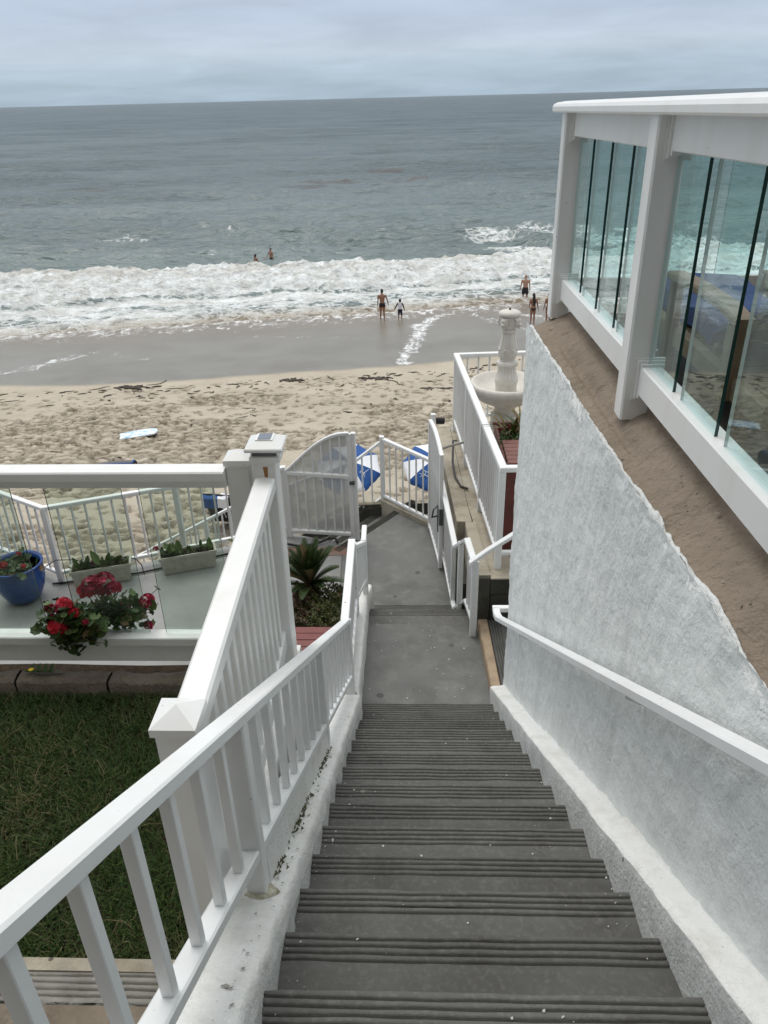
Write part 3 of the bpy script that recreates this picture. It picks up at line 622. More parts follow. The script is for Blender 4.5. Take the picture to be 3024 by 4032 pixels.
shade_bldg = thing('added_shade_building', (0, -2.6, -3), 'tall dark building added out of view behind the stairs to block sky light', 'building')  # unseen building, added to keep faces toward the viewer in shade
obj('blocker_wall', MB().box((-24, -4.2, -6), (16, -2.6, 12.5)), mat('dark_blocker_facade', (.17, .15, .13), .9, var=(3, (.13, .115, .10), .7, 6)), shade_bldg)
for x0 in (-7.5, -3.8, .6, 3.6):
    w_ = obj('window', MB().box((x0, -2.605, .4), (x0+1.5, -2.57, 1.9)), M['vinyl'], shade_bldg); obj('pane', MB().box((x0+.08, -2.575, .48), (x0+1.42, -2.562, 1.82)), M['solar'], w_)
# handrail on the wall
hr = thing('wall_handrail', (.8, 3, -2.8), 'square white handrail running down the stucco wall with its end returned round the corner', 'handrail')
off_ = -.072
obj('rail', MB().bar([(WX(y)+off_, y, nz_(y)+.868) for y in (-1.0, 5.06)]+[(WX(5.22)+off_, 5.16, nz_(5.1)+.862), (WX(5.2)+off_+.004, 5.22, nz_(5.1)+.862)], .058, .046), M['paint'], hr)
obj('return_rail', MB().bar([(WX(5.2)+off_-.027, 5.235, nz_(5.1)+.862), (WX(5.2)+.30, 5.235, nz_(5.1)+.862)], .05, .046), M['paint'], hr)
for y in (.2, 2.2, 4.2): obj('bracket', MB().tube([(WX(y)+.01, y, nz_(y)+.76), (WX(y)+off_, y, nz_(y)+.80), (WX(y)+off_, y, nz_(y)+.83)], .008), M['paint'], hr)

# ================================================================== right: deck railing with glass panes
dr = thing('glass_railing', (.95, 3.2, -1.25), 'white deck railing with green glass panes on the brown ledge', 'railing')
capx = lambda y: .841+(5.227-y)*.01715
captop = lambda y: -.048+(5.25-y)*.0125
rows_ = []
for y in np.linspace(-.8, 5.235, 40):
    x0 = capx(y); zt = captop(y); zb = zt-.056
    rows_.append([(x0+.006, y, zb), (x0, y, zb+.008), (x0, y, zb+.030), (x0+.008, y, zb+.044), (x0+.03, y, zt-.004), (x0+.08, y, zt+.002), (x0+.13, y, zt), (x0+.185, y, zt-.006), (x0+.207, y, zb+.040), (x0+.215, y, zb+.03), (x0+.215, y, zb+.008), (x0+.209, y, zb)])
obj('cap_rail', MB().loft(rows_), M['vinyl'], dr, smooth=False)
rx = lambda y: .926+(4.80-y)*.0186            # outer face of the lower rail
spans = [(3.30, 4.95), (1.42, 3.20), (-.55, 1.30)]
gmats = [M['glass'], M['glass_edge'], M['glass_pale']]
for y0, y1 in spans:
    obj('header_rail', MB().bar([(rx(y)+.035, y, captop(y)-.054) for y in (y0, y1)], .07, .125, .004), M['vinyl'], dr)
    obj('sill_rail', MB().bar([(rx(y)+.045, y, -1.022) for y in (y0, y1)], .09, .125, .006), M['vinyl'], dr)
    for yc, sgn in ((y0, 1), (y1, -1)):           # moulded collars where rails meet the posts
        for q, (g, d_) in enumerate(((.030, .012), (.021, .026), (.011, .044))):
            ya, yb = sorted((yc-sgn*.004, yc+sgn*d_))
            obj('collar', MB().box((rx(yc)-g+.012, ya, -1.147-g), (rx(yc)+.09+g*.5, yb, -1.022+g)), M['vinyl'], dr)
            obj('collar', MB().box((rx(yc)-g+.012, ya, captop(yc)-.182-g), (rx(yc)+.07+g*.5, yb, captop(yc)-.0565)), M['vinyl'], dr)
for y0, y1 in [(4.555, 4.885), (4.165, 4.476), (3.786, 4.097), (3.34, 3.715), (2.849, 3.17), (2.411, 2.76), (1.986, 2.327), (1.55, 1.893), (.98, 1.28), (.55, .89), (.12, .46)]:
    xa = lambda y: rx(y)+.030
    mb = MB(); t_ = .012; z0, z1 = -1.03, -.165
    a, b_ = (xa(y0), y0), (xa(y1), y1)
    mb.add([(a[0], a[1], z0), (a[0]+t_, a[1], z0), (b_[0]+t_, b_[1], z0), (b_[0], b_[1], z0), (a[0], a[1], z1), (a[0]+t_, a[1], z1), (b_[0]+t_, b_[1], z1), (b_[0], b_[1], z1)], [(0, 4, 7, 3), (1, 2, 6, 5)], 0)
    k = len(mb.v)-8; fs = [(0, 1, 5, 4), (2, 3, 7, 6), (4, 5, 6, 7), (0, 3, 2, 1)]; mb.f += [tuple(i+k for i in f) for f in fs]; mb.mi += [1, 2, 2, 2]
    obj('glass_pane', mb, gmats, dr)
def deck_post(x, y):
    obj('post', MB().post(x, y, -1.27, captop(y)-.0555, .116, ch=.008), M['vinyl'], dr)
deck_post(.931, 5.01); deck_post(.961, 3.252); deck_post(.992, 1.36); deck_post(1.02, -.6)
# seaward return of the same railing
for x0, x1 in ((.992, 2.45), (2.57, 4.0)):
    obj('sill_rail', MB().bar([(x0, 5.01, -1.022), (x1, 5.01, -1.022)], .09, .125, .006), M['vinyl'], dr)
    obj('header_rail', MB().bar([(x0, 5.01, -.115), (x1, 5.01, -.115)], .07, .09, .004), M['vinyl'], dr)
    xx = x0+.05
    while xx+.33 < x1:
        mb = MB(); mb.add([(xx, 5.0, -1.03), (xx+.34, 5.0, -1.03), (xx+.34, 5.012, -1.03), (xx, 5.012, -1.03), (xx, 5.0, -.2), (xx+.34, 5.0, -.2), (xx+.34, 5.012, -.2), (xx, 5.012, -.2)], [(0, 1, 5, 4), (2, 3, 7, 6)]); mb.f += [(1, 2, 6, 5), (3, 0, 4, 7)]; mb.mi += [1, 1]
        obj('glass_pane', mb, gmats, dr); xx += .42
obj('post', MB().post(2.51, 5.01, -1.27, -.1, .116), M['vinyl'], dr)
obj('cap_rail', MB().bar([(1.058, 5.02, -.05), (4.1, 5.02, -.05)], .2, .056, .008), M['vinyl'], dr)

# lounge chairs behind the glass
def lounge(x, y0, label, arms=True, low=1.0):
    t = thing('lounge_chair', (x, y0, -1.262), label, 'lounge chair', 'lounge chairs on the deck')
    w = .56
    for sx in (0, 1):
        obj('side_beam', MB().bar([(x+sx*w, y0, -1.0), (x+sx*w, y0+1.95, -1.0)], .05, .09), M['woodpale'], t)
        for yy_ in (.22, 1.80): obj('leg', MB().post(x+sx*w, y0+yy_, -1.262, -1.09, .06), M['wood'], t)
        if arms:
            pts = [(x+sx*w*1.06-.03, y0+.28, -.76), (x+sx*w*1.06-.03, y0+.45, -.735), (x+sx*w*1.06-.03, y0+.85, -.735), (x+sx*w*1.06-.03, y0+1.15, -.75)]
            obj('arm', MB().bar(pts, .085, .035, .008), M['woodpale'], t)
            obj('arm_post', MB().post(x+sx*w*1.06-.03, y0+.34, -1.09, -.795, .065), M['woodpale'], t)
            obj('arm_post', MB().post(x+sx*w*1.06-.03, y0+1.10, -1.262, -.785, .055), M['wood'], t)
    me = MB().box((-w/2+.03, -.035, -.012), (w/2-.03, .035, .012)).mesh('slat')
    for i in range(22): put('slat', me, M['woodpale'], t, (x+w/2, y0+.08+i*.086, -1.012))
    c = MB(); cy = np.linspace(0, 1, 9); rings = []
    for q in np.linspace(0, 1, 14):
        rings.append([(x+w/2+a*(.25+.012*math.sin(q*40)), y0+.75+q*1.05, -1.0+b_+.018*math.sin(q*9)+.0) for a, b_ in ((-1, .01), (-.9, .085), (0, .10), (.9, .085), (1, .01), (.9, 0), (-.9, 0))])
    M.setdefault('cushion', mat('navy_blue_cushion', (.008, .035, .12), .85, var=(6, (.006, .026, .09), .7, 4), bump=[(16, .4, .03)])); obj('seat_cushion', c.loft(rings), M['cushion'], t)
    if low < 1: return t
    rings = []
    for q in np.linspace(0, 1, 10):
        rings.append([(x+w/2+a*.25, y0+.74-q*.55-b_*.5, -.95+q*.26+b_*.8) for a, b_ in ((-1, .01), (-.9, .085), (0, .10), (.9, .085), (1, .01), (.9, 0), (-.9, 0))])
    obj('back_cushion', MB().loft(rings), M['cushion'], t)
    me = MB().box((-w/2+.04, -.03, -.01), (w/2-.04, .03, .01)).mesh('back_slat')
    for i in range(6): put('back_slat', me, M['woodpale'], t, (x+w/2, y0+.70-i*.10, -.98+i*.047), (R(-25), 0, 0))
    return t
lounge(1.27, 2.62, 'pale wooden deck lounger with wide arms and blue cushions nearest the glass railing')
lounge(2.2, 3.05, 'second blue cushioned wooden deck lounger farther inside the deck', low=.35)

# ================================================================== left: metal stair railing
def baluster_run(parent, pts, zbot, ztop_off=.045, w=.028, mesh_cache={}, dep=None):
    """pts: list of (x, y, ztop) -> individual balusters down to zbot(x, y)"""
    for x, y, zt, zb in pts:
        h = round(zt-zb, 3); key = (h, w)
        if key not in mesh_cache: mesh_cache[key] = MB().post(0, 0, 0, h, w, dep or w, ch=.002).mesh('baluster')
        put('baluster', mesh_cache[key], M['paint'], parent, (x, y, zb))
sr = thing('stair_railing', (-.52, 3, -3.3), 'white metal railing with thin square balusters on the left stringer of the stairs', 'railing')
RXs = -.520
obj('top_rail', MB().bar([(RXs-.002, -.75, nz_(-.75)+.893), (RXs-.002, 4.76, nz_(4.76)+.873), (-.545, 4.86, -3.57), (-.578, 6.12, -3.585)], .066, .046), M['paint'], sr)
obj('bottom_rail', MB().bar([(RXs-.004, y, nz_(y)+.322) for y in (-.75, 4.76)]+[(-.545, 4.90, -4.17), (-.572, 6.08, -4.20)], .062, .046), M['paint'], sr)
for y in (.02, 1.645, 3.245, 4.79): obj('post', MB().post(RXs-.002, y, nz_(y)+.06, nz_(y)+.85, .064, .064), M['paint'], sr)
obj('post', MB().post(-.566, 6.07, -4.44, -3.60, .062), M['paint'], sr)
ends = [-.75, .02, 1.645, 3.245, 4.79]; bl = []
for a, b_ in zip(ends[:-1], ends[1:]):
    n = 9 if b_-a > 1.2 else 4
    for i in range(1, n+0): bl.append((RXs, a+(b_-a)*(i+.05)/n, nz_(a+(b_-a)*(i+.05)/n)+.865, nz_(a+(b_-a)*(i+.05)/n)+.30))
for i in range(1, 10): y = 4.83+i*.125; bl.append((-.545-(y-4.85)*.025, y, -3.60, -4.20))
baluster_run(sr, bl, None)
ep = [(-.556, 6.10), (-.492, 6.46)]
obj('top_rail', MB().bar([(-.560, 6.11, -3.64), (-.494, 6.45, -3.80)], .05, .046), M['paint'], sr)
obj('bottom_rail', MB().bar([(-.556, 6.12, -4.21), (-.494, 6.44, -4.24)], .04, .04), M['paint'], sr)
obj('end_post', MB().post(-.495, 6.46, -4.45, -3.80, .056), M['paint'], sr)
obj('end_rail', MB().bar([(-.494, 6.44, -3.785), (-.500, 6.72, -3.775)], .05, .046), M['paint'], sr)
baluster_run(sr, [(-.556+.062*i/8, 6.12+.32*i/8, -3.67-.15*i/8, -4.25) for i in range(1, 8)], None, w=.02)
pl = MB(); rings = []
for y in np.linspace(1.70, 3.20, 40):
    g_ = .012*(float(fbm(np.array([y*6]), np.array([2.]), 3, 171)[0])-.5); rings.append([(-.60, y, nz_(y)), (-.60, y, nz_(y)+.27), (-.498+g_, y, nz_(y)+.27), (-.494+g_, y, nz_(y)+.18), (-.492+g_, y, nz_(y))])
tag(obj('rail_plinth', pl.loft(rings), M['stucco_edge']), 'rough painted plinth under the middle stretch of the left stair railing', 'plinth')
ms_ = MB(); rg0 = random.Random(14)
for i in range(280):
    y = rg0.uniform(1.72, 3.22); 
    if math.sin(y*9)+rg0.uniform(-1, 1) < -.3: continue
    r_ = rg0.uniform(.002, .008); c = Vector((-.489+rg0.uniform(-.004, .012)*(1+(rg0.random() < .15)*2), y, nz_(y)+.112+.03*max(0, min(1, (y-1.9)/2.6))*2+rg0.uniform(-.004, .010)))
    ms_.add([c+Vector((r_, 0, 0)), c+Vector((-r_*.5, r_*1.6, 0)), c+Vector((-r_*.5, -r_*1.6, 0)), c+Vector((0, 0, r_*.8))], [(0, 1, 3), (1, 2, 3), (2, 0, 3)])
tag(obj('moss', ms_, mat('dark_moss', (.10, .095, .05), .95, var=(60, (.05, .05, .03), .8, 4))), 'dark mossy grime along the foot of the left stair railing', 'moss', kind='stuff')
# grout patches at the feet of the posts
for y in (1.645, 3.245, 4.79):
    mb = MB(); rings = []
    for rad, z in ((.055, -.012), (.050, .004), (.042, .008)): rings.append([(RXs+rad*(1+.25*math.sin(3*q+y))*math.cos(q), y-.005+rad*1.05*(1+.2*math.cos(2*q+y))*math.sin(q), nz_(y)+.115+z-.35*rad*math.sin(q)) for q in np.linspace(0, 6.28, 14)[:-1]])
    obj('post_grout', mb.loft(rings), mat('mossy_grout', (.56, .54, .45), .9, var=(30, (.26, .24, .15), .9, 5), bump=[(60, .6, .01)]) if 'grout' not in M else M['grout'], sr)
    M['grout'] = bpy.data.materials['mossy_grout']

# ================================================================== vinyl picket fence, newel, solar post
pf = thing('picket_fence', (-.67, 2.4, -2.64), 'white vinyl picket fence between the pyramid capped post and the solar capped post', 'fence')
fx = lambda y: -.657-(y-1.69)*.0255
obj('top_rail', MB().bar([(fx(1.64), 1.64, -1.548), (fx(3.22), 3.22, -1.548)], .095, .07, .009), M['vinyl'], pf)
obj('bottom_rail', MB().bar([(fx(1.64), 1.64, -2.44), (fx(3.22), 3.22, -2.44)], .05, .10, .005), M['vinyl'], pf)
me = MB().post(0, 0, 0, .86, .038, .038, ch=.003).mesh('picket')
for i in range(13): y = 1.76+i*.112; put('picket', me, M['vinyl'], pf, (fx(y), y, -2.45))
def pyramid(cx, cy, z, a, h, lip):
    mb = MB(); b_ = a*.5
    return mb.add([(cx-b_, cy-b_, z-lip), (cx+b_, cy-b_, z-lip), (cx+b_, cy+b_, z-lip), (cx-b_, cy+b_, z-lip), (cx-b_, cy-b_, z), (cx+b_, cy-b_, z), (cx+b_, cy+b_, z), (cx-b_, cy+b_, z), (cx, cy, z+h)],
                  [(0, 1, 5, 4), (1, 2, 6, 5), (2, 3, 7, 6), (3, 0, 4, 7), (4, 5, 8), (5, 6, 8), (6, 7, 8), (7, 4, 8), (3, 2, 1, 0)])
np_ = obj('newel_post', MB().post(-.6565, 1.588, -2.80, -1.515, .112, ch=.006), M['vinyl'], pf)
obj('pyramid_cap', pyramid(-.6565, 1.588, -1.490, .128, .036, .027), M['vinyl'], np_)
sp2 = obj('solar_post', MB().post(-.697, 3.268, -2.66, -1.44, .112, ch=.006), M['vinyl'], pf)
sx_, sy_ = -.687, 3.272
cp = MB()
def sq(a, z): return [(sx_-a, sy_-a, z), (sx_+a, sy_-a, z), (sx_+a, sy_+a, z), (sx_-a, sy_+a, z)]
cp.loft([sq(.070, -1.47), sq(.070, -1.443), sq(.062, -1.440), sq(.062, -1.418), sq(.083, -1.414), sq(.088, -1.402), sq(.084, -1.396), sq(.040, -1.372), sq(.040, -1.368)])
obj('solar_cap', cp, M['vinyl'], sp2)
obj('solar_panel', MB().box((sx_-.030, sy_-.034, -1.369), (sx_+.030, sy_+.034, -1.3655)), M['solar'], sp2)
obj('lamp_slot', MB().box((sx_-.056, sy_-.066, -1.437), (sx_+.056, sy_+.066, -1.421)), M['lock'], sp2)
obj('rust_stain', MB().add([(-.700, 3.2115, -1.495), (-.676, 3.2115, -1.495), (-.684, 3.2115, -1.60), (-.690, 3.2115, -1.60)], [(0, 1, 2, 3)]), M['rust'], sp2)

# ================================================================== glass fence of the lawn
gf = thing('glass_fence', (-1.6, 3.25, -2.65), 'white rail glass fence standing between the lawn and the lower terrace', 'fence')
obj('top_rail', MB().bar([(-4.2, 3.262, -1.508), (-.885, 3.248, -1.514)], .105, .052, .007), M['vinyl'], gf)
obj('under_rail', MB().bar([(-4.2, 3.262, -1.558), (-.885, 3.248, -1.562)], .055, .045, .004), M['vinyl'], gf)
obj('bottom_rail', MB().bar([(-4.2, 3.255, -2.475), (-.80, 3.245, -2.482)], .085, .052, .005), M['vinyl'], gf)
obj('kick_board', MB().box((-4.2, 3.222, -2.645), (-.80, 3.262, -2.540)), M['vinyl'], gf)
gp = obj('post', MB().post(-.828, 3.30, -2.65, -1.50, .112, ch=.006), M['vinyl'], gf)
obj('pyramid_cap', pyramid(-.828, 3.30, -1.475, .126, .034, .03), M['vinyl'], gp)
gm2 = [M['glass_clear'], M['glass_edge']]
for x0, x1 in ((-1.319, -.955), (-1.783, -1.406), (-2.33, -1.95), (-2.80, -2.42), (-3.27, -2.89), (-3.74, -3.36)):
    mb = MB(); y0, y1, z0, z1 = 3.250, 3.258, -2.478, -1.60
    mb.add([(x0, y0, z0), (x1, y0, z0), (x1, y1, z0), (x0, y1, z0), (x0, y0, z1), (x1, y0, z1), (x1, y1, z1), (x0, y1, z1)], [(0, 1, 5, 4), (2, 3, 7, 6)]); mb.f += [(1, 2, 6, 5), (3, 0, 4, 7)]; mb.mi += [1, 1]
    obj('glass_pane', mb, gm2, gf)

# ================================================================== lawn, edging blocks, paving
sheet('soil', [(-4.3, 1.55, -2.785), (-.63, 1.55, -2.785), (-.63, 3.36, -2.785), (-4.3, 3.36, -2.785)], M['soil'], .02)
bx = -3.9; i = 0
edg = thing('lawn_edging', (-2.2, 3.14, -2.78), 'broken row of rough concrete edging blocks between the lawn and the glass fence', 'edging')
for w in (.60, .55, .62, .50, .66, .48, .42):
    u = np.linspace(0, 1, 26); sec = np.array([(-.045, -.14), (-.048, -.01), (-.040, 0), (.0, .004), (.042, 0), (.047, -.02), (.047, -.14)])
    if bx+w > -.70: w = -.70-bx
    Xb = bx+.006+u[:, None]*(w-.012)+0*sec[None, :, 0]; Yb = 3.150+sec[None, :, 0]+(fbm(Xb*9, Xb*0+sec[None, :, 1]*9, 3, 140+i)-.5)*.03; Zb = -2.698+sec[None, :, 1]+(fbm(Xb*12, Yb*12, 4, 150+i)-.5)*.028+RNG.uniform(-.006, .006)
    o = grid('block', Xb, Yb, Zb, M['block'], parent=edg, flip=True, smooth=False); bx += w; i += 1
pv = thing('garden_step', (-2, 1.2, -2.75), 'mottled concrete step with grooved edge at the near end of the lawn', 'step')
M['band'] = mat('grey_grooved_band', (.24, .23, .205), .85, var=(7, (.13, .12, .10), .9, 9), spots=[(30, .14, (.42, .40, .35), .15)], bump=[(60, .5, .006)])
Xg, Yg, Zg = step_mesh(-4.3, -.63, 1.618, -2.735, .155, .2, 71, ngr=4); grid('grooved_band', Xg, Yg, Zg, M['band'], parent=pv, smooth=False)
obj('slab', MB().box((-4.3, -.6, -2.95), (-.63, 1.49, -2.733)), M['oldslab'], pv)
obj('nosing', MB().box((-4.3, 1.606, -2.80), (-.63, 1.652, -2.729)), M['aged'], pv)
tag(obj('soil_bank', MB().box((-4.3, -.8, -5), (-.63, 3.355, -2.81)), M['soil']), kind='structure')
# grass
nb = 84000; gx = RNG.uniform(-3.4, -.70, nb); gy = RNG.uniform(1.655, 3.10, nb)
hgt = RNG.uniform(.018, .048, nb)*(.7+.6*fbm(gx*4, gy*4, 3, 200)); az = RNG.uniform(0, 6.283, nb); ln = RNG.uniform(.2, 1.5, nb)*hgt; wd = RNG.uniform(.0010, .0020, nb)*1.2
dxv, dyv = np.cos(az), np.sin(az); gz = np.full(nb, -2.785)
P = np.zeros((nb, 5, 3))
for j, (f_, wv) in enumerate(((0, 1), (0, -1), (.55, .85), (.55, -.85), (1, 0))):
    P[:, j, 0] = gx+dxv*ln*f_**1.7-dyv*wd*wv; P[:, j, 1] = gy+dyv*ln*f_**1.7+dxv*wd*wv; P[:, j, 2] = gz+hgt*(f_**.85)
me = bpy.data.meshes.new('grass'); base = np.arange(nb)[:, None]*5
tri = np.concatenate([base+np.array([[0, 1, 3]]), base+np.array([[0, 3, 2]]), base+np.array([[2, 3, 4]])], 0)
me.vertices.add(nb*5); me.vertices.foreach_set('co', P.reshape(-1).astype(np.float32)); me.loops.add(tri.size); me.loops.foreach_set('vertex_index', tri.ravel().astype(np.int32))
me.polygons.add(len(tri)); me.polygons.foreach_set('loop_start', np.arange(0, tri.size, 3, dtype=np.int32)); me.update(calc_edges=True)
kind_ = (RNG.uniform(size=nb)+.5*(fbm(gx*3, gy*3, 3, 201)-.5)); dp_ = np.exp(-(((gx+1.75)/.28)**2+((gy-2.35)/.30)**2)); mi = np.where(kind_+.30*dp_*RNG.uniform(size=nb) > .93, 2, np.where(kind_ > .55, 1, 0)).astype(np.int32)
me.polygons.foreach_set('material_index', np.concatenate([mi, mi, mi]))
for q in (mat('grass_blade', (.028, .058, .012), .55, spec=.3), mat('grass_blade_light', (.052, .085, .018), .55, spec=.3), mat('grass_blade_dry', (.14, .125, .055), .7)): me.materials.append(q)
go = bpy.data.objects.new('grass', me); COL.objects.link(go); tag(go, 'short dark green lawn grass below the picket fence', 'grass', kind='stuff')

# ================================================================== lower right: patio, ledges, side steps
prism('patio', [(.735, 6.17), (3.6, 6.17), (3.6, 9.95), (.50, 9.95), (.60, 7.6)], -7.5, -4.035, M['aged'])
lg = thing('concrete_ledge', (.5, 8, -4.97), 'long stained concrete ledge beside the landing, below the patio railing', 'ledge')
def ledge(poly, z0, z1, m, name):
    mb = MB(); n = len(poly); mb.add([(x, y, z0) for x, y in poly]+[(x, y, z1) for x, y in poly], [tuple(range(n, 2*n))]+[(i, (i+1) % n, n+(i+1) % n, n+i) for i in range(n)]); return obj(name, mb, m, lg)
ledge([(.458, 7.24), (.552, 7.235), (.62, 7.235), (.595, 7.6), (.495, 9.90), (.315, 9.90), (.372, 8.7)], -7.2, -4.028, M['aged'], 'far_block')
ledge([(.545, 7.20), (.548, 6.95), (.615, 6.16), (.722, 6.16), (.655, 7.20)], -5.4, -4.012, M['aged'], 'near_block')
ledge([(.440, 7.22), (.475, 6.62), (.548, 6.62), (.548, 7.22)], -5.4, -4.42, M['darkwall'], 'pit_floor')
ledge([(.458, 7.262), (.40, 7.262), (.36, 8.7), (.372, 8.7)], -5.3, -4.20, M['aged'], 'low_kerb')
sw = thing('side_wall', (1.2, 6.15, -4.5), 'dark stained block wall below the patio at the turn of the side steps', 'wall')
obj('pier', MB().box((.612, 6.130, -5.3), (.716, 6.158, -4.03)), M['darkwall'], sw)
obj('block', MB().box((.724, 6.135, -4.215), (2.6, 6.168, -4.045)), M['darkwall'], sw)
obj('block', MB().box((.728, 6.132, -5.3), (2.6, 6.168, -4.222)), M['darkwall'], sw)
obj('coping', MB().box((.722, 6.128, -4.043), (2.6, 6.26, -4.03)), M['aged'], sw)
cbm = MB(); rings = []
for y in np.linspace(5.055, 6.145, 30):
    xl = np.interp(y, [5.05, 6.15], [.658, .612]); xr_ = np.interp(y, [5.05, 6.15], [.745, .706]); jz = float(fbm(np.array([y*7.]), np.array([1.]), 3, 160)[0]-.5)*.02
    rings.append([(xl, y, -4.9), (xl+.003+jz*.3, y, -4.52), (xl+.012, y, -4.502+jz), (xr_-.008, y, -4.500+jz), (xr_, y, -4.51), (xr_, y, -4.9)])
tag(obj('tan_kerb', cbm.loft(rings), M['curbtan']), 'orange tan kerb between the landing and the grooved side step', 'kerb')
sd = thing('side_step', (1.2, 5.6, -4.5), 'grey side step with lengthwise grooves between the tan kerb and the house corner', 'step')
Xg, Yg, Zg = step_mesh(-1, 1, 0, 0, 1.1, .2, 72)
# turn the step so that its nosing faces the landing (-x)
u = (Xg+1)/2; yl = 5.08+u*1.06; nose = np.interp(yl, [5.05, 6.15], [.755, .715]); grid('slab', nose-Yg, yl, -4.515+Zg, M['tread'], parent=sd, smooth=False, flip=True)
obj('upper_step', MB().box((1.25, 5.09, -4.7), (1.9, 6.12, -4.34)), M['concrete'], sd)

# patio railing
pr = thing('patio_railing', (.68, 8, -4.03), 'white metal railing with thin balusters around the fountain patio', 'railing')
A_, B_ = (.802, 6.33), (.560, 9.80); zt = -2.955
at_ = lambda t: (A_[0]+(B_[0]-A_[0])*t, A_[1]+(B_[1]-A_[1])*t)
obj('top_rail', MB().bar([(3.4, 6.40, zt), (A_[0]+.005, A_[1], zt), (B_[0], B_[1], zt), (3.4, 10.0, zt)], .07, .05), M['paint'], pr)
obj('bottom_rail', MB().bar([(A_[0], A_[1], -3.86), (B_[0], B_[1], -3.86)], .05, .04), M['paint'], pr)
obj('bottom_rail', MB().bar([(A_[0]+.02, A_[1]+.02, -3.86), (3.4, 6.40, -3.86)], .05, .04), M['paint'], pr)
obj('bottom_rail', MB().bar([(B_[0], B_[1], -3.80), (3.4, 10.0, -3.80)], .05, .04), M['paint'], pr)
for t in (0, .335, .67, 1): x, y = at_(t); obj('post', MB().post(x, y, -4.04, zt-.045, .062), M['paint'], pr)
for x in (1.52, 2.6): obj('post', MB().post(x, 9.86, -4.04, zt-.045, .055), M['paint'], pr)
bl = []
for i in range(1, 33):
    t = i/33
    if min(abs(t-q) for q in (.335, .67)) < .012: continue
    x, y = at_(t); bl.append((x, y, zt-.045, -3.87))
for i in range(1, 9): bl.append((A_[0]+.14*i, 6.335+.004*i, zt-.045, -3.87))
for i in range(1, 16): bl.append((B_[0]+.145*i, 9.80+.01*i, zt-.045, -3.81))
baluster_run(pr, bl, None, w=.022)

# low railing by the steps, with the short sloped hand rail going up to the patio
lr = thing('step_railing', (.5, 6.5, -4.62), 'low white railing stepping down beside the landing steps with a rail rising to the right', 'railing')
pts = [(.545, 5.99, -3.735), (.510, 6.42, -3.752), (.408, 6.64, -3.965), (.312, 8.36, -3.975)]
obj('top_rail', MB().bar(pts[:3], .06, .044), M['paint'], lr)
obj('top_rail', MB().bar([(.410, 6.62, -3.957), pts[3]], .056, .044), M['paint'], lr)
obj('slope_rail', MB().bar([(.500, 5.975, -3.745), (.66, 5.99, -3.62), (1.02, 6.03, -3.38)], .06, .044), M['paint'], lr)
obj('bottom_rail', MB().bar([(.56, 6.03, -4.44), (.515, 6.42, -4.46), (.415, 6.64, -4.72), (.315, 8.36, -4.80)], .045, .04), M['paint'], lr)
obj('post', MB().post(.562, 6.035, -4.63, -3.77, .062), M['paint'], lr)
obj('post', MB().post(.458, 6.52, -4.80, -3.86, .048), M['paint'], lr)
obj('post', MB().post(.405, 6.80, -4.98, -4.0, .048), M['paint'], lr)
obj('post', MB().post(.320, 8.30, -4.98, -4.0, .048), M['paint'], lr)
bl = []
for i in range(1, 4): t = i/4; bl.append((.556-.046*t, 6.03+.39*t, -3.79, -4.46))
for i in range(1, 3): t = i/3; bl.append((.510-.10*t, 6.42+.22*t, -3.79-.2*t, -4.48-.22*t))
for i in range(1, 15): t = i/15; bl.append((.405-.088*t, 6.68+1.66*t, -4.0, -4.74))
baluster_run(lr, bl, None, w=.02)

# ------------------------------------------------------------------ gates
lgt = thing('garden_gate', (-1.59, 8.54, -4.97), 'open white arched gate covered with a hazy plastic sheet, left of the landing', 'gate')
ga, gb = Vector((-1.585, 8.555, 0)), Vector((-.775, 8.455, 0)); gd = gb-ga; gang = math.atan2(gd.y, gd.x)
def gpt(t, z): return (ga.x+gd.x*t, ga.y+gd.y*t, z)
arch = lambda t: -4.03+.53*math.sin(min(1, t*1.02)*math.pi/2)**1.05
obj('stile', MB().post(*gpt(1.0, 0)[:2], -4.97, -3.505, .055, .045, gang), M['paint'], lgt)
obj('stile', MB().post(*gpt(0.0, 0)[:2], -4.97, -4.02, .04, .04, gang), M['paint'], lgt)
obj('arch_rail', MB().bar([gpt(t, arch(t)+.012) for t in np.linspace(0, 1, 18)], .045, .038, .006), M['paint'], lgt)
obj('mid_rail', MB().bar([gpt(0, -4.035), gpt(1, -4.05)], .05, .05), M['paint'], lgt)
obj('bottom_rail', MB().bar([gpt(0, -4.86), gpt(1, -4.86)], .045, .045), M['paint'], lgt)
for i in range(1, 7):
    t = i/7; h0, h1 = -4.89, arch(t); obj('bar', MB().post(*gpt(t, 0)[:2], h0, h1-.01, .02, .02, gang), M['paint'], lgt)
sd_ = Vector((gd.y, -gd.x, 0)).normalized()*-.016
mb = MB(); tp = [gpt(t, arch(t)-.02) for t in np.linspace(.01, .975, 14)]; bt = [gpt(t, -4.93) for t in np.linspace(.01, .975, 14)]
vs = [tuple(Vector(p)+sd_) for p in tp+bt]; mb.add(vs, [(i, i+1, 15+i, 14+i) for i in range(13)])
obj('plastic_sheet', mb, M['plexi'], lgt)
obj('hinge', MB().box(gpt(.985, -4.16), tuple(Vector(gpt(1.06, -4.125))+Vector((0, -.05, 0)))), M['lock'], lgt)
obj('gate_post', MB().post(-.722, 8.47, -4.97, -3.50, .050, .06, gang), M['paint'], lgt)
tag(obj('rubber_hose', MB().tube([(-1.62, 8.30, -4.93), (-1.45, 8.27, -4.945), (-1.25, 8.30, -4.94), (-1.08, 8.38, -4.90), (-1.00, 8.40, -4.91), (-.965, 8.33, -4.945)], .016), M['black'], smooth=True), 'black rubber hose lying under the open left gate', 'hose')

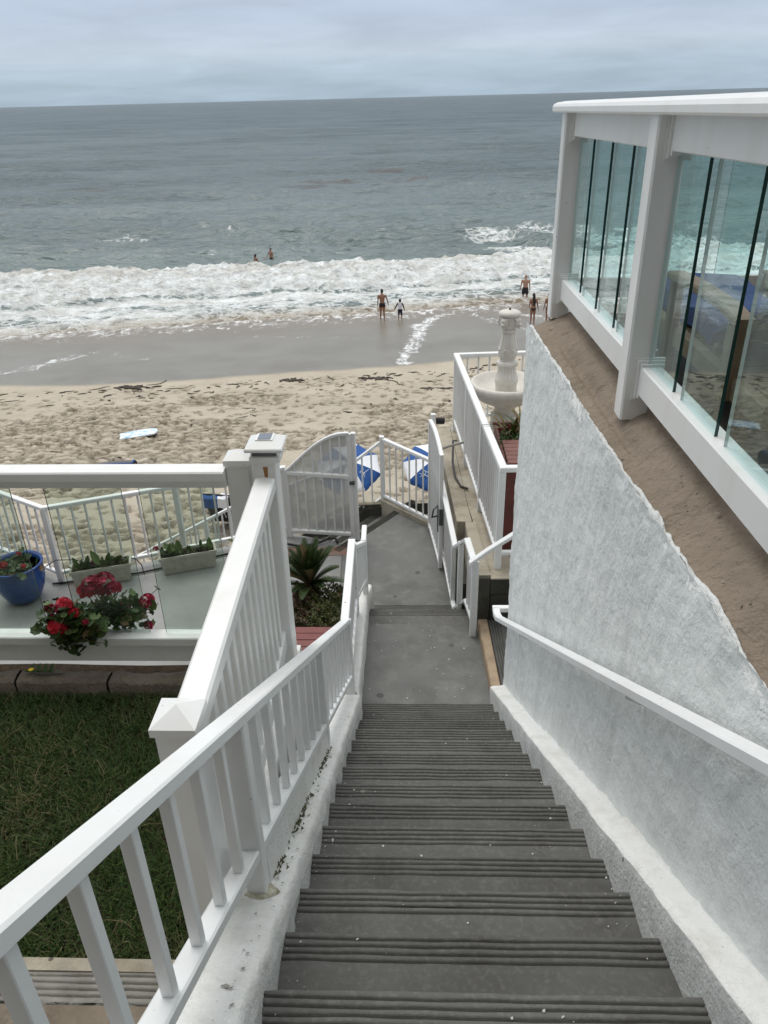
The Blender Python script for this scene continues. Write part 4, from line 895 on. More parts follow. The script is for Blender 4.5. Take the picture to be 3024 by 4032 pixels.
rgt = thing('garden_gate', (.2, 8.7, -4.93), 'open white barred gate with grey lock, swung back along the right ledge', 'gate')
ha, hb = Vector((.201, 8.70, 0)), Vector((.306, 7.765, 0)); hd = hb-ha; hang = math.atan2(hd.y, hd.x)
def hpt(t, z): return (ha.x+hd.x*t, ha.y+hd.y*t, z)
ar2 = lambda t: -3.80+.30*math.sin(max(.0, t)*math.pi/2)
obj('stile', MB().post(*hpt(1, 0)[:2], -4.94, -3.475, .05, .045, hang), M['paint'], rgt)
obj('stile', MB().post(*hpt(0, 0)[:2], -4.93, -3.44, .05, .045, hang), M['paint'], rgt)
ar3 = lambda t: -3.43-.045*t**2+.05*math.sin(t*math.pi)
obj('arch_rail', MB().bar([hpt(t, ar3(t)) for t in np.linspace(0, 1, 14)], .045, .05, .006), M['paint'], rgt)
obj('bottom_rail', MB().bar([hpt(0, -4.85), hpt(1, -4.86)], .045, .05), M['paint'], rgt)
for i in range(1, 9): t = i/9; obj('bar', MB().post(*hpt(t, 0)[:2], -4.88, ar3(t)-.04, .02, .02, hang), M['paint'], rgt)
obj('lock_case', MB().box((.268, 7.80, -4.48), (.285, 7.90, -4.17)), M['lock'], rgt)
obj('lock_edge', MB().box((.284, 7.735, -4.36), (.330, 7.748, -4.15)), M['lock'], rgt)
obj('handle', MB().tube([(.27, 7.86, -4.30), (.225, 7.84, -4.30), (.205, 7.79, -4.28), (.222, 7.78, -4.17), (.268, 7.82, -4.15)], .010), M['lock'], rgt, smooth=True)
obj('handle', MB().tube([(.33, 7.80, -4.26), (.37, 7.80, -4.27), (.385, 7.78, -4.22), (.36, 7.80, -4.17)], .009), M['black'], rgt, smooth=True)
obj('hinge_post', MB().post(.235, 8.80, -4.97, -3.40, .055), M['paint'], rgt)
tag(obj('spring_closer', MB().loft([[(x, 8.82+r_*math.cos(a), -3.50+r_*math.sin(a)) for a in np.linspace(0, 6.283, 11)[:-1]] for x, r_ in [(.27, .03)]+[(.275+.012*i, .046 if i % 2 else .038) for i in range(9)]+[(.38, .03)]]), M['black']), 'black ribbed cylinder mounted on the post at the far end of the right gate', 'closer')
tag(obj('conduit_pipe', MB().tube([(.30, 8.62, -3.80), (.44, 8.72, -3.79), (.62, 8.80, -3.78)], .016), M['steelpipe'], smooth=True), 'grey conduit pipe crossing from the gate to the patio railing', 'pipe')
tag(obj('loose_cable', MB().tube([(.54, 9.0, -3.84), (.49, 8.9, -3.80), (.475, 8.62, -3.96), (.49, 8.3, -4.005), (.545, 8.05, -4.010), (.62, 7.98, -4.01)], .013), M['hose'], smooth=True), 'dark loose cable curling over the concrete ledge by the gate', 'cable')

# ------------------------------------------------------------------ fence at the sea end of the landing, stair rail and kerbs
ff = thing('landing_fence', (-.42, 9.46, -4.97), 'white railing at the sea end of the landing, between the two gates', 'railing')
obj('post', MB().post(-.428, 9.46, -4.98, -3.965, .062), M['paint'], ff)
obj('top_rail', MB().bar([(-.415, 9.455, -3.985), (.205, 8.80, -4.0)], .055, .045), M['paint'], ff)
obj('bottom_rail', MB().bar([(-.415, 9.455, -4.83), (.205, 8.80, -4.85)], .045, .04), M['paint'], ff)
baluster_run(ff, [(-.415+.62*i/7, 9.455-.655*i/7, -4.03, -4.85) for i in range(1, 7)], None, w=.022)
obj('kerb', MB().bar([(-.44, 9.50, -4.885), (.25, 8.80, -4.885)], .14, .4, .02), M['aged'], ff)
sr2 = thing('stair_railing', (-2, 9.4, -5.5), 'white railing sloping down beside the beach steps, seen behind the planters', 'railing')
zr = lambda x: np.interp(x, [-5.2, -4.2, -3.78, -2.57, -.80, -.44], [-6.45, -5.95, -5.70, -5.03, -4.31, -4.02])
xsr = [-.45, -.80, -1.6, -2.57, -3.78, -4.3]
obj('top_rail', MB().bar([(x, 9.46+.03*abs(x+.4), zr(x)) for x in xsr], .055, .045), M['paint'], sr2)
obj('bottom_rail', MB().bar([(x, 9.46+.03*abs(x+.4), zr(x)-.84) for x in xsr], .045, .04), M['paint'], sr2)
baluster_run(sr2, [(-.45-.127*i, 9.46+.03*(.05+.127*i), zr(-.45-.127*i)-.04, zr(-.45-.127*i)-.86) for i in range(1, 30) if i % 10], None, w=.022)
for i in (10, 20, 30): x = -.45-.127*i; obj('post', MB().post(x, 9.46+.03*(.05+.127*i), zr(x)-1.2, zr(x)-.03, .06), M['paint'], sr2)
mb = MB(); rings = []
for x in np.linspace(-.42, -4.6, 20):
    y = 9.50+.03*abs(x+.4); z = min(zr(x)-.82, -4.97); rings.append([(x, y-.09, -7.4), (x, y-.09, z-.03), (x, y-.06, z), (x, y+.08, z), (x, y+.11, z-.04), (x, y+.11, -7.4)])
tag(obj('beach_step_wall', mb.loft(rings), M['darkwall']), 'dark stained wall on the sea side of the beach steps', 'wall')
tag(obj('beach_step_coping', MB().bar([(-.42, 9.52, -4.93), (-.75, 9.53, -4.95), (-1.05, 9.54, -5.02)]+[(x, 9.50+.03*abs(x+.4), zr(x)-.80) for x in (-1.6, -2.6, -3.8, -4.6)], .22, .05, .02), M['aged']), 'pale rounded coping on the wall beside the beach steps', 'coping')

# terrace fence
tf = thing('terrace_railing', (-4.18, 7.5, -4.97), 'white metal railing along the sea edge of the terrace behind the blue pot and planters', 'railing')
C0, C1, C2 = (-7.4, 9.35), (-4.17, 7.49), (-1.62, 8.575); ztf = -3.955
obj('top_rail', MB().bar([(C0[0], C0[1], ztf), (C1[0], C1[1], ztf), (C2[0], C2[1], ztf-.03)], .062, .048), M['paint'], tf)
obj('bottom_rail', MB().bar([(C0[0], C0[1], ztf-.86), (C1[0], C1[1], ztf-.86), (C2[0], C2[1], ztf-.87)], .05, .042), M['paint'], tf)
bl = []
for (a, b_, n) in ((C1, C2, 19), (C1, C0, 24)):
    for i in range(1, n):
        t = i/n; bl.append((a[0]+(b_[0]-a[0])*t, a[1]+(b_[1]-a[1])*t, ztf-.03, ztf-.87))
bl = [b for i, b in enumerate(bl) if i not in (9,)]
baluster_run(tf, bl, None, w=.022)
for x, y in (C1, (C1[0]+(C2[0]-C1[0])*.525, C1[1]+(C2[1]-C1[1])*.525), C2, (-5.8, 8.43)): obj('post', MB().post(x, y, -4.98, ztf-.03, .062), M['paint'], tf)

# ================================================================== planters, pot, plants
def leafmesh(name, w, l, cup=.25, seg=4):
    mb = MB(); vs = []; fs = []
    for i in range(seg+1):
        t = i/seg; hw = w*.5*math.sin(math.pi*min(1, t*.92+.06))**.8; vs += [(-hw, l*t, cup*l*t*t*.4+hw*.35), (0, l*t, cup*l*t*t*.4), (hw, l*t, cup*l*t*t*.4+hw*.35)]
    for i in range(seg):
        a = i*3; fs += [(a, a+1, a+4, a+3), (a+1, a+2, a+5, a+4)]
    mb.add(vs, fs); return mb
def place(mb, src, loc, yaw, pitch, sc, mi=0, roll=0):
    Mx = Matrix.Translation(loc) @ Matrix.Rotation(yaw, 4, 'Z') @ Matrix.Rotation(pitch, 4, 'X') @ Matrix.Rotation(roll, 4, 'Y') @ Matrix.Scale(sc, 4)
    mb.add([Mx @ Vector(v) for v in src.v], src.f, mi)
LEAF = leafmesh('l', .5, 1.0)
def scal_leaf():
    mb = MB(); n = 14; vs = [(0, 0, 0)]
    for i in range(n):
        a = 2*math.pi*i/n+.22; r_ = (1+.10*math.cos(i*math.pi))*(.35 if i == n-1 else 1); vs.append((r_*math.sin(a), r_*math.cos(a)+.25, .18*r_+.06*math.cos(i*math.pi)))
    return mb.add(vs, [(0, 1+(i+1) % n, 1+i) for i in range(n)])
GER = scal_leaf()
def blossom():
    mb = MB(); rg = random.Random(3)
    for i in range(70):
        ph = rg.uniform(0, 6.283); th = math.acos(rg.uniform(-.15, 1)); c = Vector((math.sin(th)*math.cos(ph), math.sin(th)*math.sin(ph), math.cos(th)*.8)); nrm = c.normalized()
        a = nrm.orthogonal().normalized(); b_ = nrm.cross(a); o = rg.uniform(0, 6)
        for k in range(5):
            q = o+k*1.2566; d_ = a*math.cos(q)+b_*math.sin(q); e = a*math.cos(q+1.57)+b_*math.sin(q+1.57)
            mb.add([c*.92, c+d_*.22+e*.16+nrm*.05, c+d_*.36+nrm*.03*rg.uniform(-1, 2), c+d_*.22-e*.16+nrm*.05], [(0, 1, 2, 3)])
    return mb
BLO = blossom()
def geranium(root, centre, spread, nleaf, flowers, sink=0.0, leafsz=.024):
    rg = random.Random(int(abs(centre[0]*100)+abs(centre[1]*10)))
    lm = [MB().add(GER.v, GER.f).mesh('leaf') for _ in range(1)]
    g1, g2 = MB().add(GER.v, GER.f).mesh('leaf'), MB().add(GER.v, GER.f).mesh('leaf'); g3 = MB().add(GER.v, GER.f).mesh('leaf')
    st = MB()
    for i in range(nleaf):
        p = Vector((centre[0]+rg.gauss(0, spread[0]), centre[1]+rg.gauss(0, spread[1]), centre[2]+rg.gauss(0, spread[2])-sink))
        g, m = rg.choice([(g1, M['leaf']), (g1, M['leaf']), (g2, M['leaf2']), (g3, M['leafdry']) if rg.random() < .3 else (g1, M['leaf'])])
        s_ = leafsz*rg.uniform(.6, 1.25); put('leaf', g, m, root, p, (rg.gauss(.5, .6), rg.gauss(0, .5), rg.uniform(0, 6.28)), (s_, s_, s_))
        if rg.random() < .5: st.tube([(centre[0]+rg.gauss(0, spread[0]*.3), centre[1], centre[2]-spread[2]*1.2), tuple(p)], .0022, 5)
    f1, f2 = MB().add(BLO.v, BLO.f).mesh('flower_head'), MB().add(BLO.v, BLO.f).mesh('flower_head')
    for (x, y, z, s_, kind_) in flowers:
        put('flower_head', f2 if kind_ else f1, M['petal2'] if kind_ else M['petal'], root, (x, y, z), (rg.gauss(.3, .3), rg.gauss(0, .3), rg.uniform(0, 6)), (s_, s_, s_))
        st.tube([(centre[0]*.6+x*.4, centre[1], centre[2]-spread[2]*.6), (x, y, z-.01)], .0026, 5)
    obj('stems', st, M['leafdry'], root)
# geranium growing through the gap of the glass fence
gr = thing('geranium', (-1.80, 3.2, -2.65), 'red flowering geranium pushing under the glass fence onto the lawn side', 'plant')
geranium(gr, (-1.79, 3.20, -2.405), (.065, .032, .055), 330, [(-1.845, 3.15, -2.365, .043, 0), (-1.825, 3.16, -2.385, .030, 0), (-1.79, 3.18, -2.245, .040, 0), (-1.745, 3.17, -2.29, .026, 0), (-1.845, 3.19, -2.29, .034, 1), (-1.88, 3.19, -2.265, .022, 1), (-1.70, 3.17, -2.35, .018, 1)], leafsz=.026)
gr2 = thing('geranium', (-1.55, 3.36, -2.65), 'bigger geranium behind the glass pane with a broad crimson flower head', 'plant')
geranium(gr2, (-1.60, 3.34, -2.42), (.085, .035, .05), 220, [(-1.70, 3.34, -2.235, .058, 1), (-1.64, 3.34, -2.225, .060, 1), (-1.595, 3.34, -2.26, .045, 1), (-1.745, 3.33, -2.27, .040, 0), (-1.70, 3.33, -2.275, .036, 0), (-1.575, 3.36, -2.395, .040, 1), (-1.425, 3.34, -2.335, .040, 1), (-1.45, 3.34, -2.50, .028, 1)], leafsz=.026)
dn = thing('dandelion', (-2.035, 3.16, -2.69), 'small yellow dandelion flower at the edging blocks below the glass fence', 'flower')
mb = MB()
for k in range(26):
    q = k*2.4; r_ = .3+.7*(k/26); d_ = Vector((math.cos(q), math.sin(q), .25)); e = Vector((-math.sin(q), math.cos(q), 0))
    mb.add([tuple(Vector((-2.035, 3.13, -2.632))+d_*.002), tuple(Vector((-2.035, 3.13, -2.632))+d_*.013*r_+e*.003), tuple(Vector((-2.035, 3.13, -2.632))+d_*.018*r_), tuple(Vector((-2.035, 3.13, -2.632))+d_*.013*r_-e*.003)], [(0, 1, 2, 3)])
obj('flower', mb, M['yellow'], dn); obj('stem', MB().tube([(-2.03, 3.16, -2.69), (-2.035, 3.13, -2.633)], .0022, 5), M['leaf'], dn)
for k in range(12):
    mb = MB(); place(mb, LEAF, (-2.06+.012*k, 3.165, -2.675), k*2.1, R(20), .05); obj('leaf', mb, M['leaf'], dn)

def trough(a, b_, label, seed):
    a, b_ = Vector(a), Vector(b_); L = (b_-a).length; an = math.atan2((b_-a).y, (b_-a).x); t = thing('planter', (a.x, a.y, -4.97), label, 'planter', 'cast stone trough planters on the terrace', an)
    def sec(k, g): return [(g, g*.6, k), (L-g, g*.6, k), (L-g, .20-g*.6, k), (g, .20-g*.6, k)]
    obj('trough_box', MB().loft([sec(0, .035), sec(.03, .03), sec(.205, .006), sec(.21, -.008), sec(.245, -.008), sec(.245, .018), sec(.19, .022)]), M['trough'], t, local=True)
    mb = MB()
    for r_ in range(5):
        for c in range(18):
            x0 = .04+c*(L-.08)/18+(.5*(L-.08)/18)*(r_ % 2)
            if x0+.9*(L-.08)/18 < L-.03: mb.box((x0, .006-.0, .03+r_*.034), (x0+.86*(L-.08)/18, .022, .058+r_*.034))
    w = obj('woven_relief', mb, M['trough'], t, local=True)
    obj('soil', MB().box((.02, .014, .18), (L-.02, .186, .215)), M['soil'], t, local=True)
    rg = random.Random(seed); st = MB()
    for i in range(46):
        mb = MB(); big = rg.random() < .16; place(mb, LEAF, (rg.uniform(.04, L-.05), rg.uniform(.04, .16), .21+rg.uniform(0, .03)), rg.uniform(0, 6.28), R(rg.uniform(25, 75)), rg.uniform(.14, .22) if big else rg.uniform(.04, .10)); obj('leaf', mb, M['leaf2'] if big or rg.random() < .3 else M['leaf'], t, local=True)
    return t
p1 = trough((-3.955, 7.31, 0), (-3.315, 7.515, 0), 'left cast stone trough planter with a pink flower, next to the blue pot', 4)
put('flower_head', MB().add(BLO.v, BLO.f).mesh('flower_head'), mat('magenta_petal', (.30, .03, .20), .6), p1, Vector((-3.955, 7.31, -4.97))+Vector((.26, .10, .27)), (0, 0, 0), (.028,)*3)
p2 = trough((-3.00, 7.60, 0), (-2.375, 7.815, 0), 'right cast stone trough planter full of green leaves, nearest the picket fence', 9)
put('flower_head', MB().add(BLO.v, BLO.f).mesh('flower_head'), M['petal2'], p2, Vector((-3.0, 7.6, -4.97))+Vector((-.02, .12, .33)), (0, 0, 0), (.032,)*3)
p3 = trough((-2.16, 7.90, 0), (-1.60, 8.10, 0), 'farthest trough planter mostly hidden behind the white fence post', 12)
def lathe(prof, seg=40, cx=0, cy=0, fn=None):
    mb = MB(); rings = []
    for r_, z in prof: rings.append([(cx+(r_*(fn(a, r_, z) if fn else 1))*math.cos(a), cy+(r_*(fn(a, r_, z) if fn else 1))*math.sin(a), z) for a in np.linspace(0, 2*math.pi, seg+1)[:-1]])
    return mb.loft(rings)
pot = thing('flower_pot', (-4.46, 7.16, -4.97), 'big glazed blue pot with red flowers in the terrace corner', 'pot')
prof = [(.13, 0), (.145, .02)]
for i in range(15): z = .04+i*.026; r_ = .155+.115*math.sin(min(1, z/.34)*math.pi/2)**.8; prof += [(r_, z), (r_+.006, z+.013)]
prof += [(.262, .44), (.285, .455), (.288, .475), (.268, .48), (.250, .44), (.245, .40)]
obj('pot_body', lathe(prof), M['bluepot'], pot, local=True, smooth=True)
obj('soil', lathe([(.0, .42), (.25, .42)]), M['soil'], pot, local=True)
geranium(pot, (-4.46, 7.14, -4.50), (.11, .11, .035), 90, [(-4.50, 7.0, -4.42, .04, 0), (-4.30, 7.02, -4.45, .032, 0), (-4.42, 7.2, -4.40, .03, 1)], leafsz=.04)
tag(obj('irrigation_tube', MB().tube([(-4.22, 7.25, -4.62), (-4.10, 7.36, -4.58), (-3.9, 7.40, -4.60), (-3.72, 7.42, -4.70), (-3.5, 7.5, -4.70)], .006, 6), M['black']), 'thin black irrigation tube from the blue pot to the left planter', 'tube')
tag(obj('irrigation_tube', MB().tube([(-3.36, 7.66, -4.74), (-3.28, 7.62, -4.73), (-3.22, 7.60, -4.80), (-3.22, 7.62, -4.95)], .006, 6), M['black']), 'thin black irrigation tube between the two trough planters', 'tube')
tag(obj('irrigation_hose', MB().tube([(-4.25, 7.42, -4.945), (-4.1, 7.46, -4.952), (-3.9, 7.52, -4.952), (-3.3, 7.66, -4.95), (-2.9, 7.84, -4.95), (-2.3, 8.1, -4.95)], .013, 8), M['black'], smooth=True), 'black hose lying along the foot of the terrace railing behind the planters', 'hose')

# red planter with hedge and cycad on the left of the landing
rp = thing('planter_box', (-.85, 5.0, -4.97), 'red stained plank planter below the landing railing holding the hedge', 'planter')
obj('box_side', MB().box((-1.12, 4.86, -4.97), (-.655, 4.90, -4.02)), M['redwood'], rp)
me = MB().bar([(0, -.041, .02), (0, .041, .02)], .50, .022, .004).mesh('plank')
for i in range(5): put('plank', me, M['redwood'], rp, (-.88, 4.905+i*.091, -4.005+.001*(i % 2)))
obj('box_end', MB().box((-1.13, 4.88, -4.97), (-1.105, 6.1, -4.03)), M['redwood'], rp)
obj('box_back', MB().box((-1.12, 6.06, -4.97), (-.655, 6.09, -4.24)), M['redwood'], rp)
obj('soil', MB().box((-1.10, 5.34, -4.8), (-.66, 6.05, -4.22)), M['soil'], rp)
hg = thing('hedge', (-.85, 5.6, -4.22), 'small clipped bronze green hedge in the red planter', 'hedge')
mb = MB(); rg = random.Random(21)
for i in range(7600):
    x = rg.uniform(-1.10, -.655); y = rg.uniform(5.36, 5.98); top = -3.995+.035*math.sin(x*17)*math.cos(y*13)+.02*math.sin(x*41+y*37)
    z = rg.choice([top-abs(rg.gauss(0, .03)), rg.uniform(-4.2, top)]); dk = (x < -.93 and rg.random() < .55) or rg.random() < .12
    place(mb, LEAF, (x, y, z), rg.uniform(0, 6.28), R(rg.uniform(-10, 80)), rg.uniform(.018, .034), 1 if dk else (2 if rg.random() < .10 else 0))
o = obj('foliage', mb, [M['hedge'], M['hedgered'], M['leaf2']], hg)
mb = MB()
for i in range(40): x, y = rg.uniform(-1.08, -.68), rg.uniform(5.38, 5.78); mb.tube([(x, y, -4.22), (x+rg.gauss(0, .03), y+rg.gauss(0, .03), -4.05)], .005, 5)
obj('stems', mb, M['trunk'], hg)
cy = thing('cycad', (-.985, 6.02, -4.25), 'dark green sago cycad with stiff arching fronds behind the hedge', 'cycad')
obj('trunk', lathe([(.05, 0), (.075, .05), (.085, .14), (.07, .22), (.03, .26)], 14, fn=lambda a, r_, z: 1+.12*math.sin(a*7+z*90)), M['trunk'], cy, local=True)
rg = random.Random(5)
for i in range(44):
    az = i*2.399; el = R(rg.uniform(22, 80)) if i > 16 else R(rg.uniform(60, 88)); L = rg.uniform(.34, .46)
    mb = MB(); pts = []; p = Vector((0, 0, .22)); n_ = 12
    for k in range(n_+1):
        e2 = el-R(24)*(k/n_)**1.6; pts.append(p.copy()); p = p+Vector((math.cos(az)*math.cos(e2), math.sin(az)*math.cos(e2), math.sin(e2)))*L/n_
    mb.tube(pts, .004, 5)
    for k in range(3, 34):
        t = k/34*n_; j = min(n_-1, int(t)); q = pts[j].lerp(pts[j+1], t-j); dr_ = (pts[j+1]-pts[j]).normalized(); side = dr_.cross(Vector((0, 0, 1))).normalized(); upv = side.cross(dr_)
        ll = .085*math.sin(math.pi*(.12+.80*k/34))
        for sgn in (-1, 1):
            tip = q+side*sgn*ll*.62+dr_*ll*.62+upv*ll*.35; w_ = dr_*.0088
            mb.add([q-w_, q+w_, tip+w_*.3, tip-w_*.3], [(0, 1, 2, 3)])
    obj('frond', mb, M['cycad'] if rg.random() < .82 else M['leafdry'], cy, local=True)
for i in range(26):
    az = rg.uniform(0, 6.28); mb = MB().tube([(0, 0, .2), (math.cos(az)*.10, math.sin(az)*.10, .17), (math.cos(az)*.19, math.sin(az)*.19, .08)], .0028, 4); obj('dry_frond', mb, M['leafdry'], cy, local=True)
wr = MB(); rings = []
for i, t in enumerate(np.linspace(0, math.pi, 9)):
    rings.append([(-.80+.15*math.sin(t)*math.cos(a)*(1+.25*math.sin(3*a+i)), 4.66+.12*math.sin(t)*math.sin(a)*(1+.2*math.cos(2*a+i)), -4.02-.10*math.cos(t)*(1+.2*math.sin(a*4))) for a in np.linspace(0, 6.283, 15)[:-1]])
tag(obj('white_rock', wr.loft(rings), M['whiterock']), 'lumpy white painted rock between the red planter and the solar capped post', 'rock')

# ================================================================== fountain patio
fn_ = thing('fountain', (1.11, 8.9, -4.035), 'weathered white marble fountain with lion heads on a fluted column above a wide bowl', 'fountain')
def flute(n, amt, z0, z1):
    return lambda a, r_, z: 1-amt*max(0, math.cos(n*a))**2*(1 if z0 < z < z1 else 0)
obj('pedestal', lathe([(.0, 0), (.185, 0), (.19, .05), (.170, .09), (.168, .54), (.176, .57), (.168, .595), (.130, .605), (.126, .66), (.135, .70), (.17, .74)], 40), M['marble'], fn_, local=True, smooth=False)
egg = lambda a, r_, z: 1+(.018*abs(math.sin(a*15)) if .90 < z < .99 else 0)
obj('bowl', lathe([(.13, .725), (.22, .745), (.33, .80), (.385, .86), (.400, .885), (.424, .905), (.434, .94), (.434, .975), (.424, 1.0), (.400, 1.010), (.385, 1.002), (.34, .955), (.26, .90), (.15, .875), (.02, .87)], 90, fn=egg), M['marble'], fn_, local=True, smooth=True)
obj('bowl_spout', MB().tube([(.25, -.25, .88), (.32, -.29, .84), (.33, -.30, .80)], [.05, .045, .02], 10), M['marble'], fn_, local=True, smooth=True)
obj('plinth', lathe([(.128, .87), (.128, .995), (.138, 1.0), (.138, 1.045), (.132, 1.05)], 40), M['marble'], fn_, local=True)
obj('lower_column', lathe([(.136, 1.05), (.130, 1.07), (.112, 1.12), (.104, 1.17), (.104, 1.20)], 96, fn=flute(20, .06, 1.055, 1.19)), M['marble'], fn_, local=True)
obj('rope_ring', lathe([(.108, 1.20), (.124, 1.205), (.130, 1.225), (.122, 1.245), (.108, 1.25), (.092, 1.262), (.088, 1.285)], 96, fn=lambda a, r_, z: 1+(.03*math.sin(a*28+z*120) if 1.203 < z < 1.247 else 0)), M['marble'], fn_, local=True)
obj('bulb', lathe([(.088, 1.285), (.096, 1.30), (.112, 1.34), (.114, 1.38), (.106, 1.43), (.094, 1.50), (.082, 1.57), (.078, 1.60)], 96, fn=lambda a, r_, z: 1-(.085*max(0, math.cos(8*a))**3 if z > 1.40 else .03*max(0, math.cos(16*a)) if z < 1.36 else 0)), M['marble'], fn_, local=True)
for i in range(8): a = i*math.pi/4+.39; obj('rosette', lathe([(.0, -.014), (.013, -.008), (.015, 0), (.013, .008), (0, .014)], 10, .112*math.cos(a), .112*math.sin(a)), M['marble'], fn_, local=True).location.z = 1.405
obj('neck_ring', lathe([(.078, 1.60), (.088, 1.605), (.090, 1.62), (.088, 1.635), (.080, 1.64)], 40), M['marble'], fn_, local=True)
obj('head_drum', lathe([(.080, 1.64), (.098, 1.67), (.108, 1.71), (.112, 1.77), (.112, 1.79)], 40), M['marble'], fn_, local=True, smooth=True)
obj('dome', lathe([(.112, 1.79), (.126, 1.797), (.128, 1.812), (.12, 1.832), (.09, 1.848), (.04, 1.856), (.0, 1.858)], 40), M['marble'], fn_, local=True, smooth=True)
obj('nozzle', MB().tube([(0, 0, 1.85), (0, 0, 1.878)], .012), M['black'], fn_, local=True)
lion = MB()
for c, r3 in (((.108, 0, 1.725), (.038, .050, .058)), ((.138, 0, 1.705), (.026, .026, .020)), ((.128, 0, 1.750), (.024, .016, .022)), ((.126, 0, 1.672), (.022, .026, .017)), ((.108, .040, 1.765), (.016, .017, .017)), ((.108, -.040, 1.765), (.016, .017, .017)), ((.130, .017, 1.748), (.014, .012, .010)), ((.130, -.017, 1.748), (.014, .012, .010))):
    lion.loft([[(c[0]+r3[0]*math.sin(t)*math.cos(a), c[1]+r3[1]*math.sin(t)*math.sin(a), c[2]+r3[2]*math.cos(t)) for a in np.linspace(0, 6.283, 11)[:-1]] for t in np.linspace(.05, 3.09, 8)])
lme = lion.mesh('lion_mask')
for i in range(4): o = put('lion_mask', lme, M['marble'], fn_, (1.11, 8.9, -4.035), (0, 0, R(-38+90*i)), smooth=True)

pb = thing('planter_box', (1.1, 7.0, -4.035), 'brown red plank planter with bronze strap leaved plants inside the patio railing', 'planter')
obj('box_front', MB().box((.875, 6.60, -4.03), (1.30, 6.63, -3.06)), M['reddark'], pb)
for i in range(4): obj('front_board', MB().box((.880+i*.105, 6.588, -4.03), (.980+i*.105, 6.602, -3.07)), M['reddark'], pb)
obj('box_end', MB().box((.868, 6.62, -4.03), (.89, 7.75, -3.12)), M['redwood2'], pb)
me = MB().bar([(0, -.043, 0), (0, .043, 0)], .44, .022, .004).mesh('plank')
for i in range(6): put('plank', me, M['redwood2'], pb, (1.105, 6.655+i*.094, -3.055))
obj('soil', MB().box((.89, 7.2, -4.0), (1.5, 7.74, -3.2)), M['soil'], pb)
obj('box_back', MB().box((.868, 7.75, -4.03), (1.5, 7.78, -3.1)), M['redwood2'], pb)
sl_ = thing('strap_plant', (1.02, 7.42, -3.2), 'bronze and green strap leaved plants with dark red flowers in front of the fountain pedestal', 'plant')
rg = random.Random(8)
for i in range(48):
    mb = MB(); x, y = rg.uniform(.97, 1.16), rg.uniform(7.28, 7.62); az = rg.uniform(0, 6.28); L = rg.uniform(.24, .44); el = R(rg.uniform(55, 88)); rows2 = []
    for t in np.linspace(0, 1, 7):
        e2 = el-R(30)*t*t; w_ = .021*(1-t**2.2)+.001; p = Vector((x+math.cos(az)*L*t*math.cos(e2), y+math.sin(az)*L*t*math.cos(e2), -3.2+L*t*math.sin(e2))); sdv = Vector((-math.sin(az), math.cos(az), 0))
        rows2.append([p-sdv*w_, p-Vector((0, 0, .004)), p+sdv*w_])
    mb.loft(rows2, close=False, caps=False); obj('leaf', mb, rg.choice([M['brom'], M['brom'], M['leaf'], M['leafdry'], M['cycad']]), sl_)
fm_ = MB().add(BLO.v, BLO.f).mesh('flower_head')
for p in ((.845, 7.5, -3.02), (.90, 7.46, -3.06), (1.0, 7.45, -3.03), (1.06, 7.38, -3.10)): put('flower_head', fm_, mat('dark_red_petal', (.16, .006, .02), .6) if 'drp' not in M else M['drp'], sl_, p, (0, 0, rg.uniform(0, 6)), (.026,)*3); M['drp'] = bpy.data.materials['dark_red_petal']
gcv = thing('trailing_plant', (1.0, 7.26, -3.2), 'bright green small leaved plant spilling over the edge of the brown red planter', 'plant')
mb = MB()
for i in range(620):
    if rg.random() < .55: x, y, z = rg.uniform(.88, 1.16), rg.uniform(7.2, 7.34), -3.10+rg.gauss(0, .03)
    else: x, y, z = .862+rg.gauss(0, .022), rg.uniform(6.95, 7.32), -3.14-rg.uniform(0, .22)
    place(mb, LEAF, (x, y, z), rg.uniform(0, 6.28), R(rg.uniform(-10, 70)), rg.uniform(.022, .045), 1 if rg.random() < .35 else 0)
obj('foliage', mb, [M['leaf'], M['leaf2']], gcv)

# ================================================================== on the beach
def zs(x, y): return float(sandz(np.array([x]), np.array([y]))[0])
bb = thing('bodyboard', (-8.05, 20.75, zs(-8.05, 20.75)), 'blue and white patterned bodyboard lying alone on the sand', 'bodyboard')
bz = zs(-8.05, 20.75); outl = [(a_*1.03, b_*.82) for a_, b_ in [(-.53, -.17), (-.54, -.20), (-.50, -.235), (-.2, -.27), (.15, -.275), (.40, -.25), (.50, -.15), (.52, 0), (.50, .15), (.40, .25), (.15, .275), (-.2, .27), (-.50, .235), (-.54, .20), (-.53, .17), (-.505, 0)]]
tilt = Matrix.Translation((-8.02, 20.6, bz+.10)) @ Matrix.Rotation(R(17), 4, 'Z') @ Matrix.Rotation(R(-3), 4, 'Y') @ Matrix.Rotation(R(2), 4, 'X')
def bring(g, z): return [tilt @ Vector((x*(1-g), y*(1-g), z)) for x, y in outl]
obj('foam_core', MB().loft([bring(.03, -.028), bring(0, -.012), bring(0, .010)]), mat('white_foam_rail', (.70, .72, .70), .6), bb)
obj('deck_skin', MB().loft([bring(-.004, .0105), bring(.012, .020)]), M['board'], bb)
obj('slick_bottom', MB().loft([bring(.05, -.040), bring(.035, -.0285)]), mat('dark_slick', (.05, .06, .07), .4), bb)
obj('leash_plug', MB().loft([[tilt @ Vector((.36+r_*math.cos(a), r_*math.sin(a), z)) for a in np.linspace(0, 6.283, 9)[:-1]] for r_, z in ((.018, .019), (.016, .024))]), M['black'], bb)

